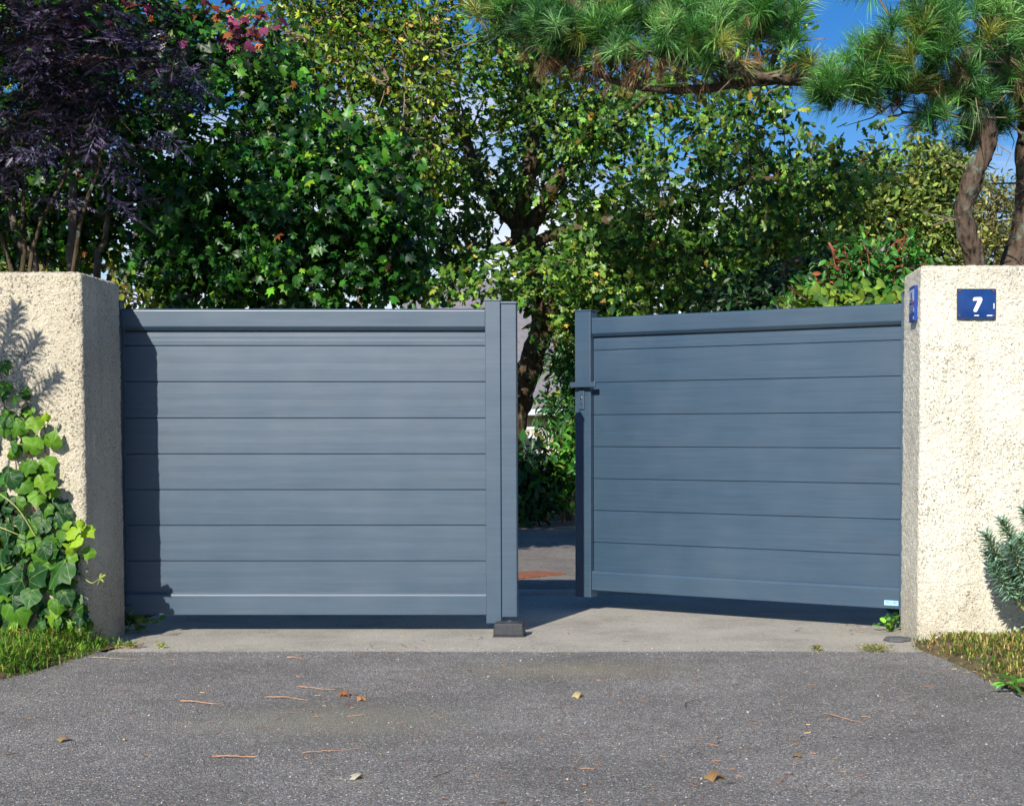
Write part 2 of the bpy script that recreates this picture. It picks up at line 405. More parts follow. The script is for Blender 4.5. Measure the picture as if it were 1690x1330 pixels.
# ------------------------------------------------------------------ gate pillars
def rough_pillar(name, xin, xout, yf, yb, zt, m, seed, lean=0.0):
    """roughcast pillar: xin = x of the gate side, xout = far end, closed surface with real relief"""
    r = 0.020; s = 1 if xin > xout else -1
    step = 0.0075
    def outline(inset, rr):
        X0, X1, Y0, Y1 = xout + s * inset, xin - s * inset, yf + inset, yb - inset
        pts = []
        L = abs(X1 - X0)
        fine = np.linspace(0, 0.85 - rr, int(0.85 / step))
        for d in np.linspace(L, 0.86, 18)[:-1]: pts.append((X1 - s * d, Y0))
        for d in fine[::-1]: pts.append((X1 - s * (d + rr), Y0))
        for a in np.linspace(0, math.pi / 2, 5)[1:-1]: pts.append((X1 - s * (rr - rr * math.sin(a)), Y0 + rr - rr * math.cos(a)))
        nside = int((yb - yf) / step)
        for k in range(nside + 1): pts.append((X1, Y0 + rr + (Y1 - Y0 - 2 * rr) * k / nside))
        for a in np.linspace(0, math.pi / 2, 5)[1:-1]: pts.append((X1 - s * (rr - rr * math.cos(a)), Y1 - rr + rr * math.sin(a)))
        for d in fine[::6]: pts.append((X1 - s * (d + rr), Y1))
        for d in np.linspace(0.86, L, 12): pts.append((X1 - s * d, Y1))
        return np.array(pts)
    rings = []
    for z in np.arange(-0.25, zt - r, step): rings.append((0.0, z))
    for a in np.linspace(0, math.pi / 2, 5): rings.append((r - r * math.cos(a), zt - r + r * math.sin(a)))
    for d in (0.03, 0.045, 0.06, 0.08, 0.11, 0.15, 0.19, 0.22): rings.append((d, zt + 0.004))
    V = []; n = None
    for ins, z in rings:
        o = outline(ins, max(0.002, r - ins)); n = len(o)
        V.append(np.column_stack([o, np.full(n, z)]))
    V = np.array(V); nr = len(V)
    # normals from the grid
    du = np.roll(V, -1, 1) - np.roll(V, 1, 1); dv = np.gradient(V, axis=0)
    N = np.cross(du, dv); ln = np.linalg.norm(N, axis=2, keepdims=True); N = N / np.maximum(ln, 1e-9)
    ctr = V.mean((0, 1)); 
    sg = np.sign((N * (V - ctr)).sum(2, keepdims=True)); N = N * np.where(np.median(sg) < 0, -1, 1)
    p = V.reshape(-1, 3)
    d = (vnoise(p, 70, seed) - 0.5) * 0.0055 + (vnoise(p, 128, seed + 1) - 0.5) * 0.0040 + (vnoise(p, 14, seed + 2) - 0.5) * 0.003 + (vnoise(p, 3, seed + 3) - 0.5) * 0.004
    V = p + N.reshape(-1, 3) * d[:, None]
    V[:, 0] += lean * (V[:, 2] - 0.9)
    idx = np.arange(nr * n).reshape(nr, n)
    a, b = idx[:-1], idx[1:]
    a2, b2 = np.roll(a, -1, 1), np.roll(b, -1, 1)
    T = np.concatenate([np.stack([a, a2, b2], -1).reshape(-1, 3), np.stack([a, b2, b], -1).reshape(-1, 3)])
    # cap
    c = len(V); V = np.vstack([V, V[idx[-1]].mean(0)])
    T = np.concatenate([T, np.stack([idx[-1], np.roll(idx[-1], -1), np.full(n, c)], -1)])
    if s < 0: T = T[:, ::-1]
    me = np_mesh(name, V, T, smooth=True)
    return link(name, me, m)
LP_F, LP_B, LP_X = 7.045, 7.56, -2.700
RP_F, RP_B, RP_X = 7.10, 7.56, 1.350
pl = rough_pillar('gate_pillar', LP_X, LP_X - 2.6, LP_F, LP_B, 1.815, M_WALL_L, 11, -0.004)
tag(pl, 'weathered tan roughcast pillar with ivy climbing up its front', 'pillar', 'roughcast gate pillars')
pr = rough_pillar('gate_pillar', RP_X, RP_X + 2.6, RP_F, RP_B, 1.852, M_WALL_R, 31, 0.004)
tag(pr, 'pale cream roughcast pillar carrying the blue house number', 'pillar', 'roughcast gate pillars')

# ------------------------------------------------------------------ gate leaves
JOINTS = [1.495, 1.308, 1.119, 0.932, 0.745, 0.559, 0.372]
def gate_leaf(name, loc, rotz, s, stile_w):
    """local x runs from the hinge (0) to the free stile, times s; front looks to -y"""
    root = empty(name, loc, rotz)
    W = 1.892
    def X(a, b): return (min(s * a, s * b), max(s * a, s * b))
    def pr_(prof, a, b, nm, bev=0.0, segs=2):
        x0, x1 = X(a, b); return MB().prism_x(prof, x0, x1).build(nm, M_ALU, root, bev, segs=segs)
    # top rail: rounded crown, chamfered lower lip
    pr_([(-0.004, 1.574), (-0.020, 1.592), (-0.022, 1.676), (-0.015, 1.685), (0.026, 1.685), (0.032, 1.679), (0.032, 1.580), (0.026, 1.574)], 0.0, W, 'top_rail', 0.003)
    # bottom rail with a sloping ledge
    pr_([(-0.022, 0.092), (-0.022, 0.1925), (-0.0145, 0.2042), (0.002, 0.206), (0.030, 0.206), (0.030, 0.090), (-0.019, 0.090)], 0.0, W, 'bottom_rail', 0.002)
    zs = [1.566] + JOINTS + [0.200]
    for i in range(len(zs) - 1):
        zt, zb = zs[i] - 0.0012, zs[i + 1] + 0.0012
        tongue = zb - 0.012 if i < len(zs) - 2 else zb
        c = 0.0022
        prof = [(0.0, zb + c), (0.0, zt - c), (c, zt), (0.010, zt), (0.010, zt + (0.010 if i else 0.006)), (0.022, zt + (0.010 if i else 0.006))]
        hh = zt - zb
        prof = [(0.0, zb + c), (-0.0004, zb + .33 * hh), (-0.00015, zb + .5 * hh), (-0.0004, zb + .67 * hh), (0.0, zt - c), (c, zt), (0.022, zt), (0.022, tongue), (0.010, tongue), (0.010, zb), (c, zb)]
        x0, x1 = X(0.004, W - 0.003)
        MB().prism_x(prof, x0, x1).build('plank', M_ALU, root)
    # backing of the shadow gap under the top rail
    x0, x1 = X(0.002, W - 0.002); MB().box((x0, 0.0255, 1.545), (x1, 0.0295, 1.5800)).build('gap_strip', M_ALU, root)
    # hinge stile, half hidden behind the pillar
    x0, x1 = X(-0.052, -0.001); MB().box((x0, -0.026, 0.06), (x1, 0.04, 1.722)).build('hinge_stile', M_ALU, root, 0.003)
    x0, x1 = X(-0.056, 0.003); MB().box((x0, -0.030, 1.7225), (x1, 0.044, 1.730)).build('stile_cap', M_ALU, root, 0.002)
    # free stile
    x0, x1 = X(W, W + stile_w); MB().box((x0, -0.034, 0.048), (x1, 0.046, 1.722)).build('stile', M_ALU, root, 0.003)
    x0, x1 = X(W - 0.004, W + stile_w + 0.003); MB().box((x0, -0.038, 1.7225), (x1, 0.050, 1.731)).build('stile_cap', M_ALU, root, 0.002)
    # hinges on the pillar side
    for z in (0.30, 1.45):
        x0, x1 = X(-0.045, -0.012); MB().box((x0, 0.04, z), (x1, 0.085, z + 0.07)).build('hinge', M_ALU, root, 0.006)
    return root, W, X
# left leaf, closed
llx = P(205, 760, 7.6)[0]
left, W, XL = gate_leaf('gate_leaf', (llx, 7.6, 0.0), 0.0, 1, 0.079)
tag(left, 'closed blue-grey aluminium gate leaf between the left pillar and the ground stop', 'gate', 'blue-grey aluminium gate leaves')
x0, x1 = W + 0.0815, W + 0.161
MB().box((x0, -0.030, 0.080), (x1, 0.050, 1.708)).build('cover_post', M_ALU, left, 0.003)
MB().box((x0 - 0.002, -0.036, 1.7085), (x1 + 0.004, 0.056, 1.7215)).build('post_cap', M_ALU, left, 0.003)
# right leaf, standing ajar
TH = math.atan2(0.94, 1.64)
right, W, XR = gate_leaf('gate_leaf', (P(1488, 760, 7.6)[0], 7.6, 0.030), -TH, -1, 0.107)
tag(right, 'blue-grey aluminium gate leaf swung ajar, with lever handle and lock', 'gate', 'blue-grey aluminium gate leaves')
# handle, lock plate, keyhole
hx = -(W + 0.055)
MB().tube([(hx + 0.0, -0.034, 1.293), (hx, -0.070, 1.293)], 0.010, 10).build('handle_neck', M_ALU, right, smooth=False)
MB().box((hx - 0.060, -0.078, 1.278), (hx + 0.112, -0.066, 1.309)).build('handle', M_ALU, right, 0.003)
lp = MB().box((hx - 0.023, -0.043, 1.150), (hx + 0.017, -0.034, 1.268)).build('lock_plate', M_ALU, right, 0.003)
kx = hx - 0.003
cyl = MB(); 
cyl.tube([(kx, -0.0425, 1.216), (kx, -0.0475, 1.216)], 0.0088, 14)
cyl.box((kx - 0.0048, -0.0470, 1.183), (kx + 0.0048, -0.0425, 1.212))
k = cyl.build('lock_cylinder', M_CHROME, lp, 0.0008)
MB().box((kx - 0.0012, -0.0482, 1.210), (kx + 0.0012, -0.0474, 1.222)).build('key_slot', M_BLACK, lp)
# maker's label at the hinge end of the bottom rail: worn print, no longer legible
M_LAB = plain('pale_blue_label', (0.36, 0.62, 0.86), 0.35, 0.5, var=0.08)
M_LABP = plain('label_print', (0.12, 0.24, 0.60), 0.4)
lab = MB().box((-0.082, -0.0236, 0.094 + 0.014), (-0.004, -0.0222, 0.094 + 0.040)).build('maker_label', M_LAB, right)
for q0, q1, z0, z1 in [(0.072, 0.067, 0.120, 0.128), (0.064, 0.056, 0.121, 0.126), (0.052, 0.049, 0.118, 0.127), (0.045, 0.043, 0.117, 0.127), (0.038, 0.036, 0.117, 0.127), (0.030, 0.020, 0.119, 0.128), (0.016, 0.008, 0.1245, 0.1285)]:
    MB().box((-q0, -0.0243, z0), (-q1, -0.0237, z1)).build('print', M_LABP, lab)
# fixed post behind the right pillar edge
gp = MB().box((1.362, 7.565, 0.0), (1.42, 7.66, 1.765)).build('hinge_post', M_ALU, None, 0.003)
tag(gp, 'slim blue-grey hinge post against the back edge of the right pillar', 'post')
MB().box((1.358, 7.561, 1.7655), (1.424, 7.664, 1.775)).build('post_cap', M_ALU, gp, 0.002)
gp2 = MB().box((-2.765, 7.565, 0.0), (-2.705 - 0.04, 7.60, 1.70)).build('hinge_post', M_ALU, None, 0.003)
tag(gp2, 'dark hinge post in shade against the back edge of the left pillar', 'post')

# ground stop
gs = empty('gate_stop', (P(841, 1040, 7.47)[0], 7.47, 0.0))
tag(gs, 'low dark grey block on the concrete stopping the closed leaf', 'gate stop')
M_STOP = plain('charcoal_polymer', (0.030, 0.032, 0.038), 0.6, 0.4, var=0.25, scale=60)
mb = MB(); a, b, h = 0.080, 0.055, 0.068
mb.add([(-a, -b, 0), (a, -b, 0), (a, b, 0), (-a, b, 0), (-a * .95, -b * .88, h), (a * .93, -b * .88, h), (a * .93, b * .8, h), (-a * .95, b * .8, h)],
       [(0, 3, 2, 1), (4, 5, 6, 7), (0, 1, 5, 4), (1, 2, 6, 5), (2, 3, 7, 6), (3, 0, 4, 7)])
mb.build('body', M_STOP, gs, 0.010, segs=3)
MB().box((-a - .001, -b - .001, -0.01), (a + .001, b + .001, 0.004)).build('base_plate', M_DARKALU, gs, 0.002)
MB().tube([(0.0, 0.02, h - 0.002), (0.0, 0.02, h + 0.004)], 0.010, 10).build('bolt', M_CHROME, gs)

# ------------------------------------------------------------------ number plate
M_BLUE = None
m = Mt('blue_enamel'); v = m.coord('Object'); nn = m.noise(v, 12, 5, 0.6)
c = m.ramp(nn, [(0.3, (0.003, 0.026, 0.13)), (0.6, (0.004, 0.045, 0.20)), (0.8, (0.012, 0.058, 0.20))])
c = m.mix(m.ramp(m.noise(m.coord('Object', (30, 30, 8)), 1, 4), [(0.62, 0.0), (0.7, 0.35)]), c, (0.01, 0.04, 0.20))
M_BLUE = m.done(m.bsdf(c, 0.25, 0.5, m.bump(nn, 0.15, 0.004)))
M_WHITE = plain('white_enamel', (0.72, 0.72, 0.72), 0.3, 0.5, var=0.04)
M_RIM = plain('chipped_dark_rim', (0.018, 0.03, 0.055), 0.5, 0.4, var=0.6, scale=60)
M_RUST = plain('rusty_screw', (0.16, 0.075, 0.04), 0.8, 0.3, var=0.5, scale=200)
YP = RP_F - 0.012
def pz(u, v_): return P(1570 + u / 19.0, 465 + v_ / 19.0, YP)
A, B_ = pz(195, 232), pz(1385, 1160)
npl = empty('number_plate', ((A[0] + B_[0]) / 2, YP, B_[2])); base = np.array(npl.location)
tag(npl, 'blue enamel house number plate with white 7 on the right pillar', 'number plate')
nx, nz = 14, 10; V = []; Fq = []
w2, h2 = (B_[0] - A[0]) / 2, (A[2] - B_[2])
for j in range(nz + 1):
    for i in range(nx + 1):
        u, t = i / nx * 2 - 1, j / nz * 2 - 1
        V.append((u * w2, -0.004 * (1 - u * u) * (1 - t * t) - 0.001, (t + 1) / 2 * h2))
for j in range(nz):
    for i in range(nx): Fq.append((j*(nx+1)+i, j*(nx+1)+i+1, (j+1)*(nx+1)+i+1, (j+1)*(nx+1)+i))
mb = MB(); mb.add(V, Fq); mb.build('plate_face', M_BLUE, npl, smooth=True)
rim = MB(); t = 0.003
rim.box((-w2 - .0005, -0.003, -0.002), (w2 + .0005, 0.012, t * .8)); rim.box((-w2 - .0005, -0.003, h2 - t * .7), (w2 + .0005, 0.012, h2 + .001))
rim.box((-w2 - .001, -0.0028, t * .8), (-w2 + t, 0.012, h2 - t * .7)); rim.box((w2 - t * .8, -0.0028, t * .8), (w2 + .001, 0.012, h2 - t * .7))
rim.build('rim', M_RIM, npl)
seven = [(668,590),(672,545),(688,508),(725,493),(820,486),(905,484),(945,500),(966,540),(964,585),(945,635),(800,930),(778,950),(745,956),(705,945),(684,918),(690,880),(820,600),(770,598),(690,608)]
pts = [tuple(pz(u, v_) - base) for u, v_ in seven]
MB().poly([(p[0], -0.0068, p[2]) for p in pts[::-1]], (0, 0.005, 0)).build('digit_seven', M_WHITE, npl)
for u0, v0, u1, v1 in [(712, 1046, 862, 1080), (1110, 1046, 1285, 1080), (1316, 680, 1350, 850)]:
    a, b = pz(u0, v1) - base, pz(u1, v0) - base
    MB().box((a[0], -0.0046, a[2]), (b[0], -0.001, b[2])).build('enamel_chip', M_WHITE, npl)
for u, v_ in [(262, 290), (1325, 292), (255, 1050), (1330, 1065)]:
    a = pz(u, v_) - base
    MB().tube([(a[0], -0.001, a[2]), (a[0], -0.0055, a[2])], [0.0052, 0.0042], 10).build('screw', M_RUST, npl)

# notice on the inner side of the right pillar (turned edge-on to the viewer)
M_NBLUE = plain('notice_blue', (0.010, 0.045, 0.26), 0.35, 0.5)
M_NPALE = plain('notice_pale', (0.42, 0.50, 0.72), 0.4, 0.5, var=0.06)
M_NDARK = plain('notice_dark', (0.012, 0.016, 0.05), 0.4)
M_NRED = plain('notice_red', (0.36, 0.03, 0.07), 0.4)
sx = RP_X - 0.010; z0, z1 = 1.590, 1.765; y0, y1 = 7.165, 7.300
ns = empty('notice_plate', (sx, (y0 + y1) / 2, z0)); yc = (y0 + y1) / 2; hw = (y1 - y0) / 2
tag(ns, 'narrow blue and white notice on the inner face of the right pillar', 'sign')
MB().box((-0.006, -hw, 0), (0.012, hw, z1 - z0)).build('backing', M_NBLUE, ns, 0.002)
H = z1 - z0
def band(nm, m, a, b, c=0.06, d=0.94, lift=0.001):
    MB().box((-0.006 - lift, -hw + c * 2 * hw, a * H), (-0.0055, -hw + d * 2 * hw, b * H)).build(nm, m, ns)
band('pictogram_panel', M_NPALE, 0.56, 0.90)
band('emblem', M_NDARK, 0.66, 0.82, 0.42, 0.62, 0.002); band('caption', M_NDARK, 0.585, 0.625, 0.3, 0.75, 0.002)
band('red_square', M_NRED, 0.475, 0.545, 0.18, 0.46); band('text_panel', M_NPALE, 0.255, 0.385)
for k in range(3): band('text_line', M_NDARK, 0.275 + 0.036 * k, 0.287 + 0.036 * k, 0.12, 0.85, 0.002)
band('text_band', M_NPALE, 0.425, 0.45, 0.2, 0.9); band('white_corner', M_NPALE, 0.05, 0.14, 0.08, 0.22)
# ------------------------------------------------------------------ foliage machinery
def fan(outline, center, zfun=None):
    pts = [center] + outline
    V = np.array([(x, y, 0.0) for x, y in pts], float)
    if zfun is not None: V[:, 2] = [zfun(x, y) for x, y in pts]
    n = len(outline)
    T = np.array([(0, 1 + i, 1 + (i + 1) % n) for i in range(n)])
    return V, T
def sym(half):
    """half outline from tip (0,1) to base (0,0) on +x side -> full outline"""
    return [(0, 1)] + [(-x, y) for x, y in half] + [(0, 0)] + [(x, y) for x, y in half[::-1]]
T_STAR = fan(sym([(0.17, 0.64), (0.46, 0.72), (0.27, 0.42), (0.52, 0.24), (0.24, 0.05)]), (0, 0.30), lambda x, y: -0.22 * abs(x) - 0.18 * max(0, y - 0.4))
T_OAK = fan(sym([(0.20, 0.90), (0.13, 0.74), (0.36, 0.66), (0.17, 0.52), (0.32, 0.40), (0.11, 0.26), (0.15, 0.14)]), (0, 0.5), lambda x, y: -0.30 * abs(x) - 0.12 * y * y)
T_OVAL = fan(sym([(0.15, 0.80), (0.24, 0.52), (0.18, 0.22)]), (0, 0.5), lambda x, y: 0.30 * abs(x) - 0.16 * y * y)
T_LANCE = fan(sym([(0.10, 0.82), (0.15, 0.52), (0.08, 0.15)]), (0, 0.5), lambda x, y: 0.35 * abs(x) - 0.18 * y * y)
T_ROUND = fan(sym([(0.30, 0.86), (0.42, 0.52), (0.30, 0.14)]), (0, 0.45), lambda x, y: 0.22 * abs(x) - 0.2 * y * y)

def variants(tm, seed, k=4):
    r = np.random.default_rng(seed); o = []
    for _ in range(k):
        V, T = tm; V = V.copy(); V[:, :2] += r.normal(0, 0.025, (len(V), 2)); V[:, 0] *= r.uniform(0.75, 1.15)
        V[:, 2] = V[:, 2] * r.uniform(0.3, 2.4) + r.uniform(-0.5, 0.5) * V[:, 0] * V[:, 1] + r.normal(0, 0.02, len(V)); o.append((V, T))
    return o
V_STAR, V_OAK, V_OVAL, V_LANCE, V_ROUND = [variants(t_, 50 + i_) for i_, t_ in enumerate((T_STAR, T_OAK, T_OVAL, T_LANCE, T_ROUND))]
def ivy_template(curl=0.25, sharp=1.0):
    half = [(0.11, 0.86), (0.21, 0.70), (0.32, 0.60), (0.45 * sharp, 0.53), (0.45, 0.38), (0.46, 0.21), (0.39, 0.04), (0.24, -0.10), (0.10, -0.12), (0.02, -0.02)]
    outline = [(0, 1)] + [(-x, y) for x, y in half] + [(x, y) for x, y in half[::-1]]
    # two rings for a domed blade
    c = (0, 0.30); pts = [c]; n = len(outline)
    for k in (0.55, 1.0): pts += [(c[0] + (x - c[0]) * k, c[1] + (y - c[1]) * k) for x, y in outline]
    def z(x, y): return 0.10 * (0.3 - abs(x)) - curl * (y - 0.2) ** 2 - 0.25 * abs(x) ** 1.6 + 0.02 * math.sin(9 * x + 5 * y)
    V = np.array([(x, y, z(x, y)) for x, y in pts]); T = []
    for i in range(n):
        j = (i + 1) % n
        T += [(0, 1 + i, 1 + j), (1 + i, 1 + n + i, 1 + n + j), (1 + i, 1 + n + j, 1 + j)]
    return V, np.array(T)

def elder_template(rng):
    """lacy compound leaf: arching rachis with deeply cut drooping leaflets"""
    V = []; T = []
    def blade(a, b, w):
        a, b = np.array(a), np.array(b); d = b - a; sd = np.cross(d, (0, 0, 1.0)); sd /= max(np.linalg.norm(sd), 1e-6)
        k = len(V); mid = a + d * 0.4
        w *= 1.7; V.extend([a, mid + sd * w, b, mid - sd * w + (0, 0, 0.3 * w)]); T.extend([(k, k + 1, k + 2), (k, k + 2, k + 3)])
    def ar(t): return np.array((0, t, -0.35 * t * t))
    for k in range(6): blade(ar(k / 6), ar((k + 1) / 6 + 0.02), 0.010)
    for t in (0.22, 0.42, 0.62, 0.80):
        for s in (-1, 1):
            L = 0.46 * (1.1 - 0.5 * t) * rng.uniform(0.85, 1.15)
            d = np.array((s * 0.8, 0.55, rng.uniform(-0.55, -0.15))); d /= np.linalg.norm(d)
            a = ar(t); blade(a, a + d * L, 0.017)
            for q in (0.25, 0.42, 0.6, 0.76):                     # slender side lobes
                for s2 in (-1, 1):
                    e = d * 0.75 + np.cross(d, (0, 0, 1.0)) * s2 * 0.75 + np.array((0, 0, -0.15))
                    e /= np.linalg.norm(e); p0 = a + d * L * q
                    blade(p0, p0 + e * 0.15 * (1.15 - q) * rng.uniform(.8, 1.2), 0.010)
    a = ar(0.95); d = np.array((0, 0.9, -0.6)); d /= np.linalg.norm(d); blade(a, a + d * 0.4, 0.018)
    for q in (0.2, 0.4, 0.6):
        for s2 in (-1, 1):
            e = d * 0.8 + np.array((s2 * 0.7, 0, 0)); e /= np.linalg.norm(e); p0 = a + d * 0.4 * q; blade(p0, p0 + e * 0.12, 0.010)
    return np.array(V), np.array(T)

def tuft_template(rng, n=70, spread=1.25, droop=0.15, w=0.012, fwd=0.0):
    """pine tuft along +y, unit length"""
    V = []; T = []
    for i in range(n):
        th = rng.uniform(0, 2 * math.pi); ph = spread * math.sqrt(rng.uniform(0.02, 1))
        d = np.array((math.sin(ph) * math.cos(th), math.cos(ph), math.sin(ph) * math.sin(th)))
        a = np.array((0, rng.uniform(-0.45, 0.1), 0)) + d * 0.02
        L = rng.uniform(0.75, 1.05); b = a + d * L * 0.6; c = a + d * L + np.array((0, 0, -droop * L))
        sd = np.cross(d, rng.normal(size=3)); sd /= max(np.linalg.norm(sd), 1e-6); k = len(V)
        V += [a - sd * w * .5, a + sd * w * .5, b - sd * w * .45, b + sd * w * .45, c]
        T += [(k, k + 1, k + 3), (k, k + 3, k + 2), (k + 2, k + 3, k + 4)]
    return np.array(V), np.array(T)

def frames(along, normal):
    y = along / np.maximum(np.linalg.norm(along, axis=1, keepdims=True), 1e-9)
    z = normal - (normal * y).sum(1, keepdims=True) * y
    z /= np.maximum(np.linalg.norm(z, axis=1, keepdims=True), 1e-9)
    x = np.cross(y, z)
    return np.stack([x, y, z], 2)                       # columns

def joined(name, tmpls, tid, pos, Rm, scl, col):
    Vs = []; Ts = []; Cs = []; off = 0
    for k, (V, T) in enumerate(tmpls):
        sel = np.where(tid == k)[0]
        if not len(sel): continue
        W_ = np.einsum('nij,vj->nvi', Rm[sel], V) * scl[sel, None, None] + pos[sel, None, :]
        Vs.append(W_.reshape(-1, 3))
        Ts.append((T[None] + (np.arange(len(sel)) * len(V))[:, None, None]).reshape(-1, 3) + off)
        Cs.append(np.repeat(col[sel], len(V), 0)); off += len(sel) * len(V)
    return np_mesh(name, np.concatenate(Vs), np.concatenate(Ts), np.concatenate(Cs))

def foliage(root, tmpls, pos, Rm, scl, pal, pidx, mat, rng, nparts=0, part_name='leaf', body_name='crown', jitter=0.22, parent_parts_to_body=True, clip=None):
    """the leaves that show largest become single parts, all others one joined part"""
    pos = np.asarray(pos); n = len(pos); tid = rng.integers(0, len(tmpls), n)
    pal = np.asarray(pal, float)
    base = np.array(root.location)
    part = np.zeros(n, bool)
    if nparts:
        px, py = project(pos)
        ok = (px > 4) & (px < 1686) & (py > 4) & (py < 1330)
        if clip is not None: ok &= clip(px, py)
        vis = scl / pos[:, 1] * (1 + 0.0 * px)
        facing = np.abs(Rm[:, 1, 2]) * 0.6 + 0.4
        depth_key = pos[:, 1] - 0.15 * facing
        order = np.argsort(np.where(ok, depth_key, 1e9))[:nparts]
        part[order[ok[order]]] = True
    rest = ~part
    col = pal[pidx] * (1 + rng.uniform(-jitter, jitter, (n, 1))) * (1 + rng.uniform(-0.08, 0.08, (n, 3)))
    body = None
    if rest.any():
        me = joined(body_name, tmpls, tid[rest], pos[rest] - base, Rm[rest], scl[rest], np.clip(col[rest], 0.002, 0.9))
        body = link(body_name, me, mat, root); body['kind'] = 'stuff'
    if part.any():
        cache = {}
        par = body if (body is not None and parent_parts_to_body) else root
        for i in np.where(part)[0]:
            key = (int(tid[i]), int(pidx[i]))
            if key not in cache:
                V, T = tmpls[key[0]]; me = np_mesh(part_name, V, T, np.tile(pal[key[1]], (len(V), 1))); me.materials.append(mat); cache[key] = me
            o = bpy.data.objects.new(part_name, cache[key]); C.objects.link(o); o.parent = par
            M4 = Matrix(Rm[i].tolist())
            o.rotation_mode = 'QUATERNION'; o.rotation_quaternion = M4.to_quaternion()
            o.location = pos[i] - base; o.scale = (scl[i],) * 3
    return body

def blob_px(px, py, Y, rx, ry, rd, w=1.0):
    c = P(px, py, Y); k = Y / F
    return (c, np.array((rx * k, rd, ry * k)), w)

def crown_leaves(rng, blobs, n, cluster=9, spread=0.12, shell=0.55, droop=0.35, face=0.5):
    """leaf positions in clusters on the ends of twigs, spread through the blobs"""
    vol = np.array([b[2] * (np.prod(b[1]) ** 0.6667) for b in blobs]); vol /= vol.sum()
    nc = max(1, n // cluster)
    bi = rng.choice(len(blobs), nc, p=vol)
    ctr = np.array([blobs[i][0] for i in bi]); rad = np.array([blobs[i][1] for i in bi])
    d = rng.normal(size=(nc, 3)); d /= np.linalg.norm(d, axis=1, keepdims=True)
    r = rng.uniform(0, 1, (nc, 1)) ** (1 / 3.0); r = np.where(rng.uniform(size=(nc, 1)) < shell, 0.72 + 0.36 * rng.uniform(size=(nc, 1)), r)
    cp = ctr + d * r * rad
    out = d * 0.7 + rng.normal(size=(nc, 3)) * 0.35 + np.array((0, 0, 0.12)); out /= np.linalg.norm(out, axis=1, keepdims=True)
    k = np.repeat(np.arange(nc), cluster); m = len(k)
    t = rng.uniform(-1, 1, (m, 1))
    pos = cp[k] + out[k] * t * spread + rng.normal(size=(m, 3)) * spread * 0.42
    along = out[k] * 0.6 + rng.normal(size=(m, 3)) * 0.6 + np.array((0, -0.15, -droop))
    normal = np.array((-0.1, -face, 0.55)) + out[k] * 0.3 + rng.normal(size=(m, 3)) * 0.5
    return pos, frames(along, normal), cp, out

def twigs(mb, rng, cp, out, limbs, maxn=250, r0=0.009, r1=0.003, maxd=1.6):
    """thin branches from the nearest limb point to twig clusters"""
    L = np.array(limbs); sel = rng.permutation(len(cp))[:maxn]
    for i in sel:
        d = np.linalg.norm(L - cp[i], axis=1); j = int(np.argmin(d))
        if d[j] > maxd: continue
        a, b = L[j], cp[i]; mid = (a + b) / 2 + rng.normal(size=3) * d[j] * 0.10 + np.array((0, 0, 0.06 * d[j]))
        q = a * 0.25 + mid * 0.75 if False else mid
        mb.tube([a, q, b, b + out[i] * 0.10], [r0 * (0.6 + 0.5 * d[j]), r0 * 0.7, r1, r1 * 0.6], 4, cap=False)
def smooth_path(pts, k=6):
    pts = [np.array(p, float) for p in pts]; o = []
    for i in range(len(pts) - 1):
        p0, p1, p2, p3 = pts[max(i - 1, 0)], pts[i], pts[i + 1], pts[min(i + 2, len(pts) - 1)]
        for t in np.linspace(0, 1, k, endpoint=False):
            o.append(0.5 * ((2 * p1) + (-p0 + p2) * t + (2 * p0 - 5 * p1 + 4 * p2 - p3) * t * t + (-p0 + 3 * p1 - 3 * p2 + p3) * t ** 3))
    o.append(pts[-1]); return o
def limb(mb, pts, r0, r1, n=9, k=6, rng=None, knot=0.0):
    p = smooth_path(pts, k); m = len(p)
    if rng is not None: p = [q + rng.normal(size=3) * knot for q in p]
    rr = [r0 + (r1 - r0) * i / (m - 1) for i in range(m)]
    if rng is not None: rr = [x * (1 + rng.uniform(-0.10, 0.10)) for x in rr]
    mb.tube(p, rr, n); return p

M_LEAF = mat_leaf('broad_leaf', 0.45, 0.35, 0.28)
M_LEAFG = mat_leaf('glossy_leaf', 0.39, 0.36, 0.26)
M_LEAFD = mat_leaf('purple_leaf', 0.36, 0.5, 0.06)
M_NEEDLE = mat_leaf('needle', 0.45, 0.45, 0.12)
M_IVY = mat_leaf('ivy_leaf', 0.48, 0.28, 0.20, vein=True)
M_BARK = mat_bark('grey_bark', (0.045, 0.036, 0.028), (0.16, 0.13, 0.10), 0.4)
M_BARKP = mat_bark('pine_bark', (0.014, 0.010, 0.008), (0.12, 0.085, 0.062), 0.9, 1.3)
M_BARKO = mat_bark('oak_bark', (0.018, 0.014, 0.010), (0.10, 0.072, 0.042), 0.5)
M_TWIG = plain('twig', (0.24, 0.19, 0.13), 0.85, 0.2, var=0.4)
M_TWIGR = plain('red_twig', (0.26, 0.085, 0.05), 0.8, 0.2, var=0.4)

def W2(px, py, Y): return P(px, py, Y)

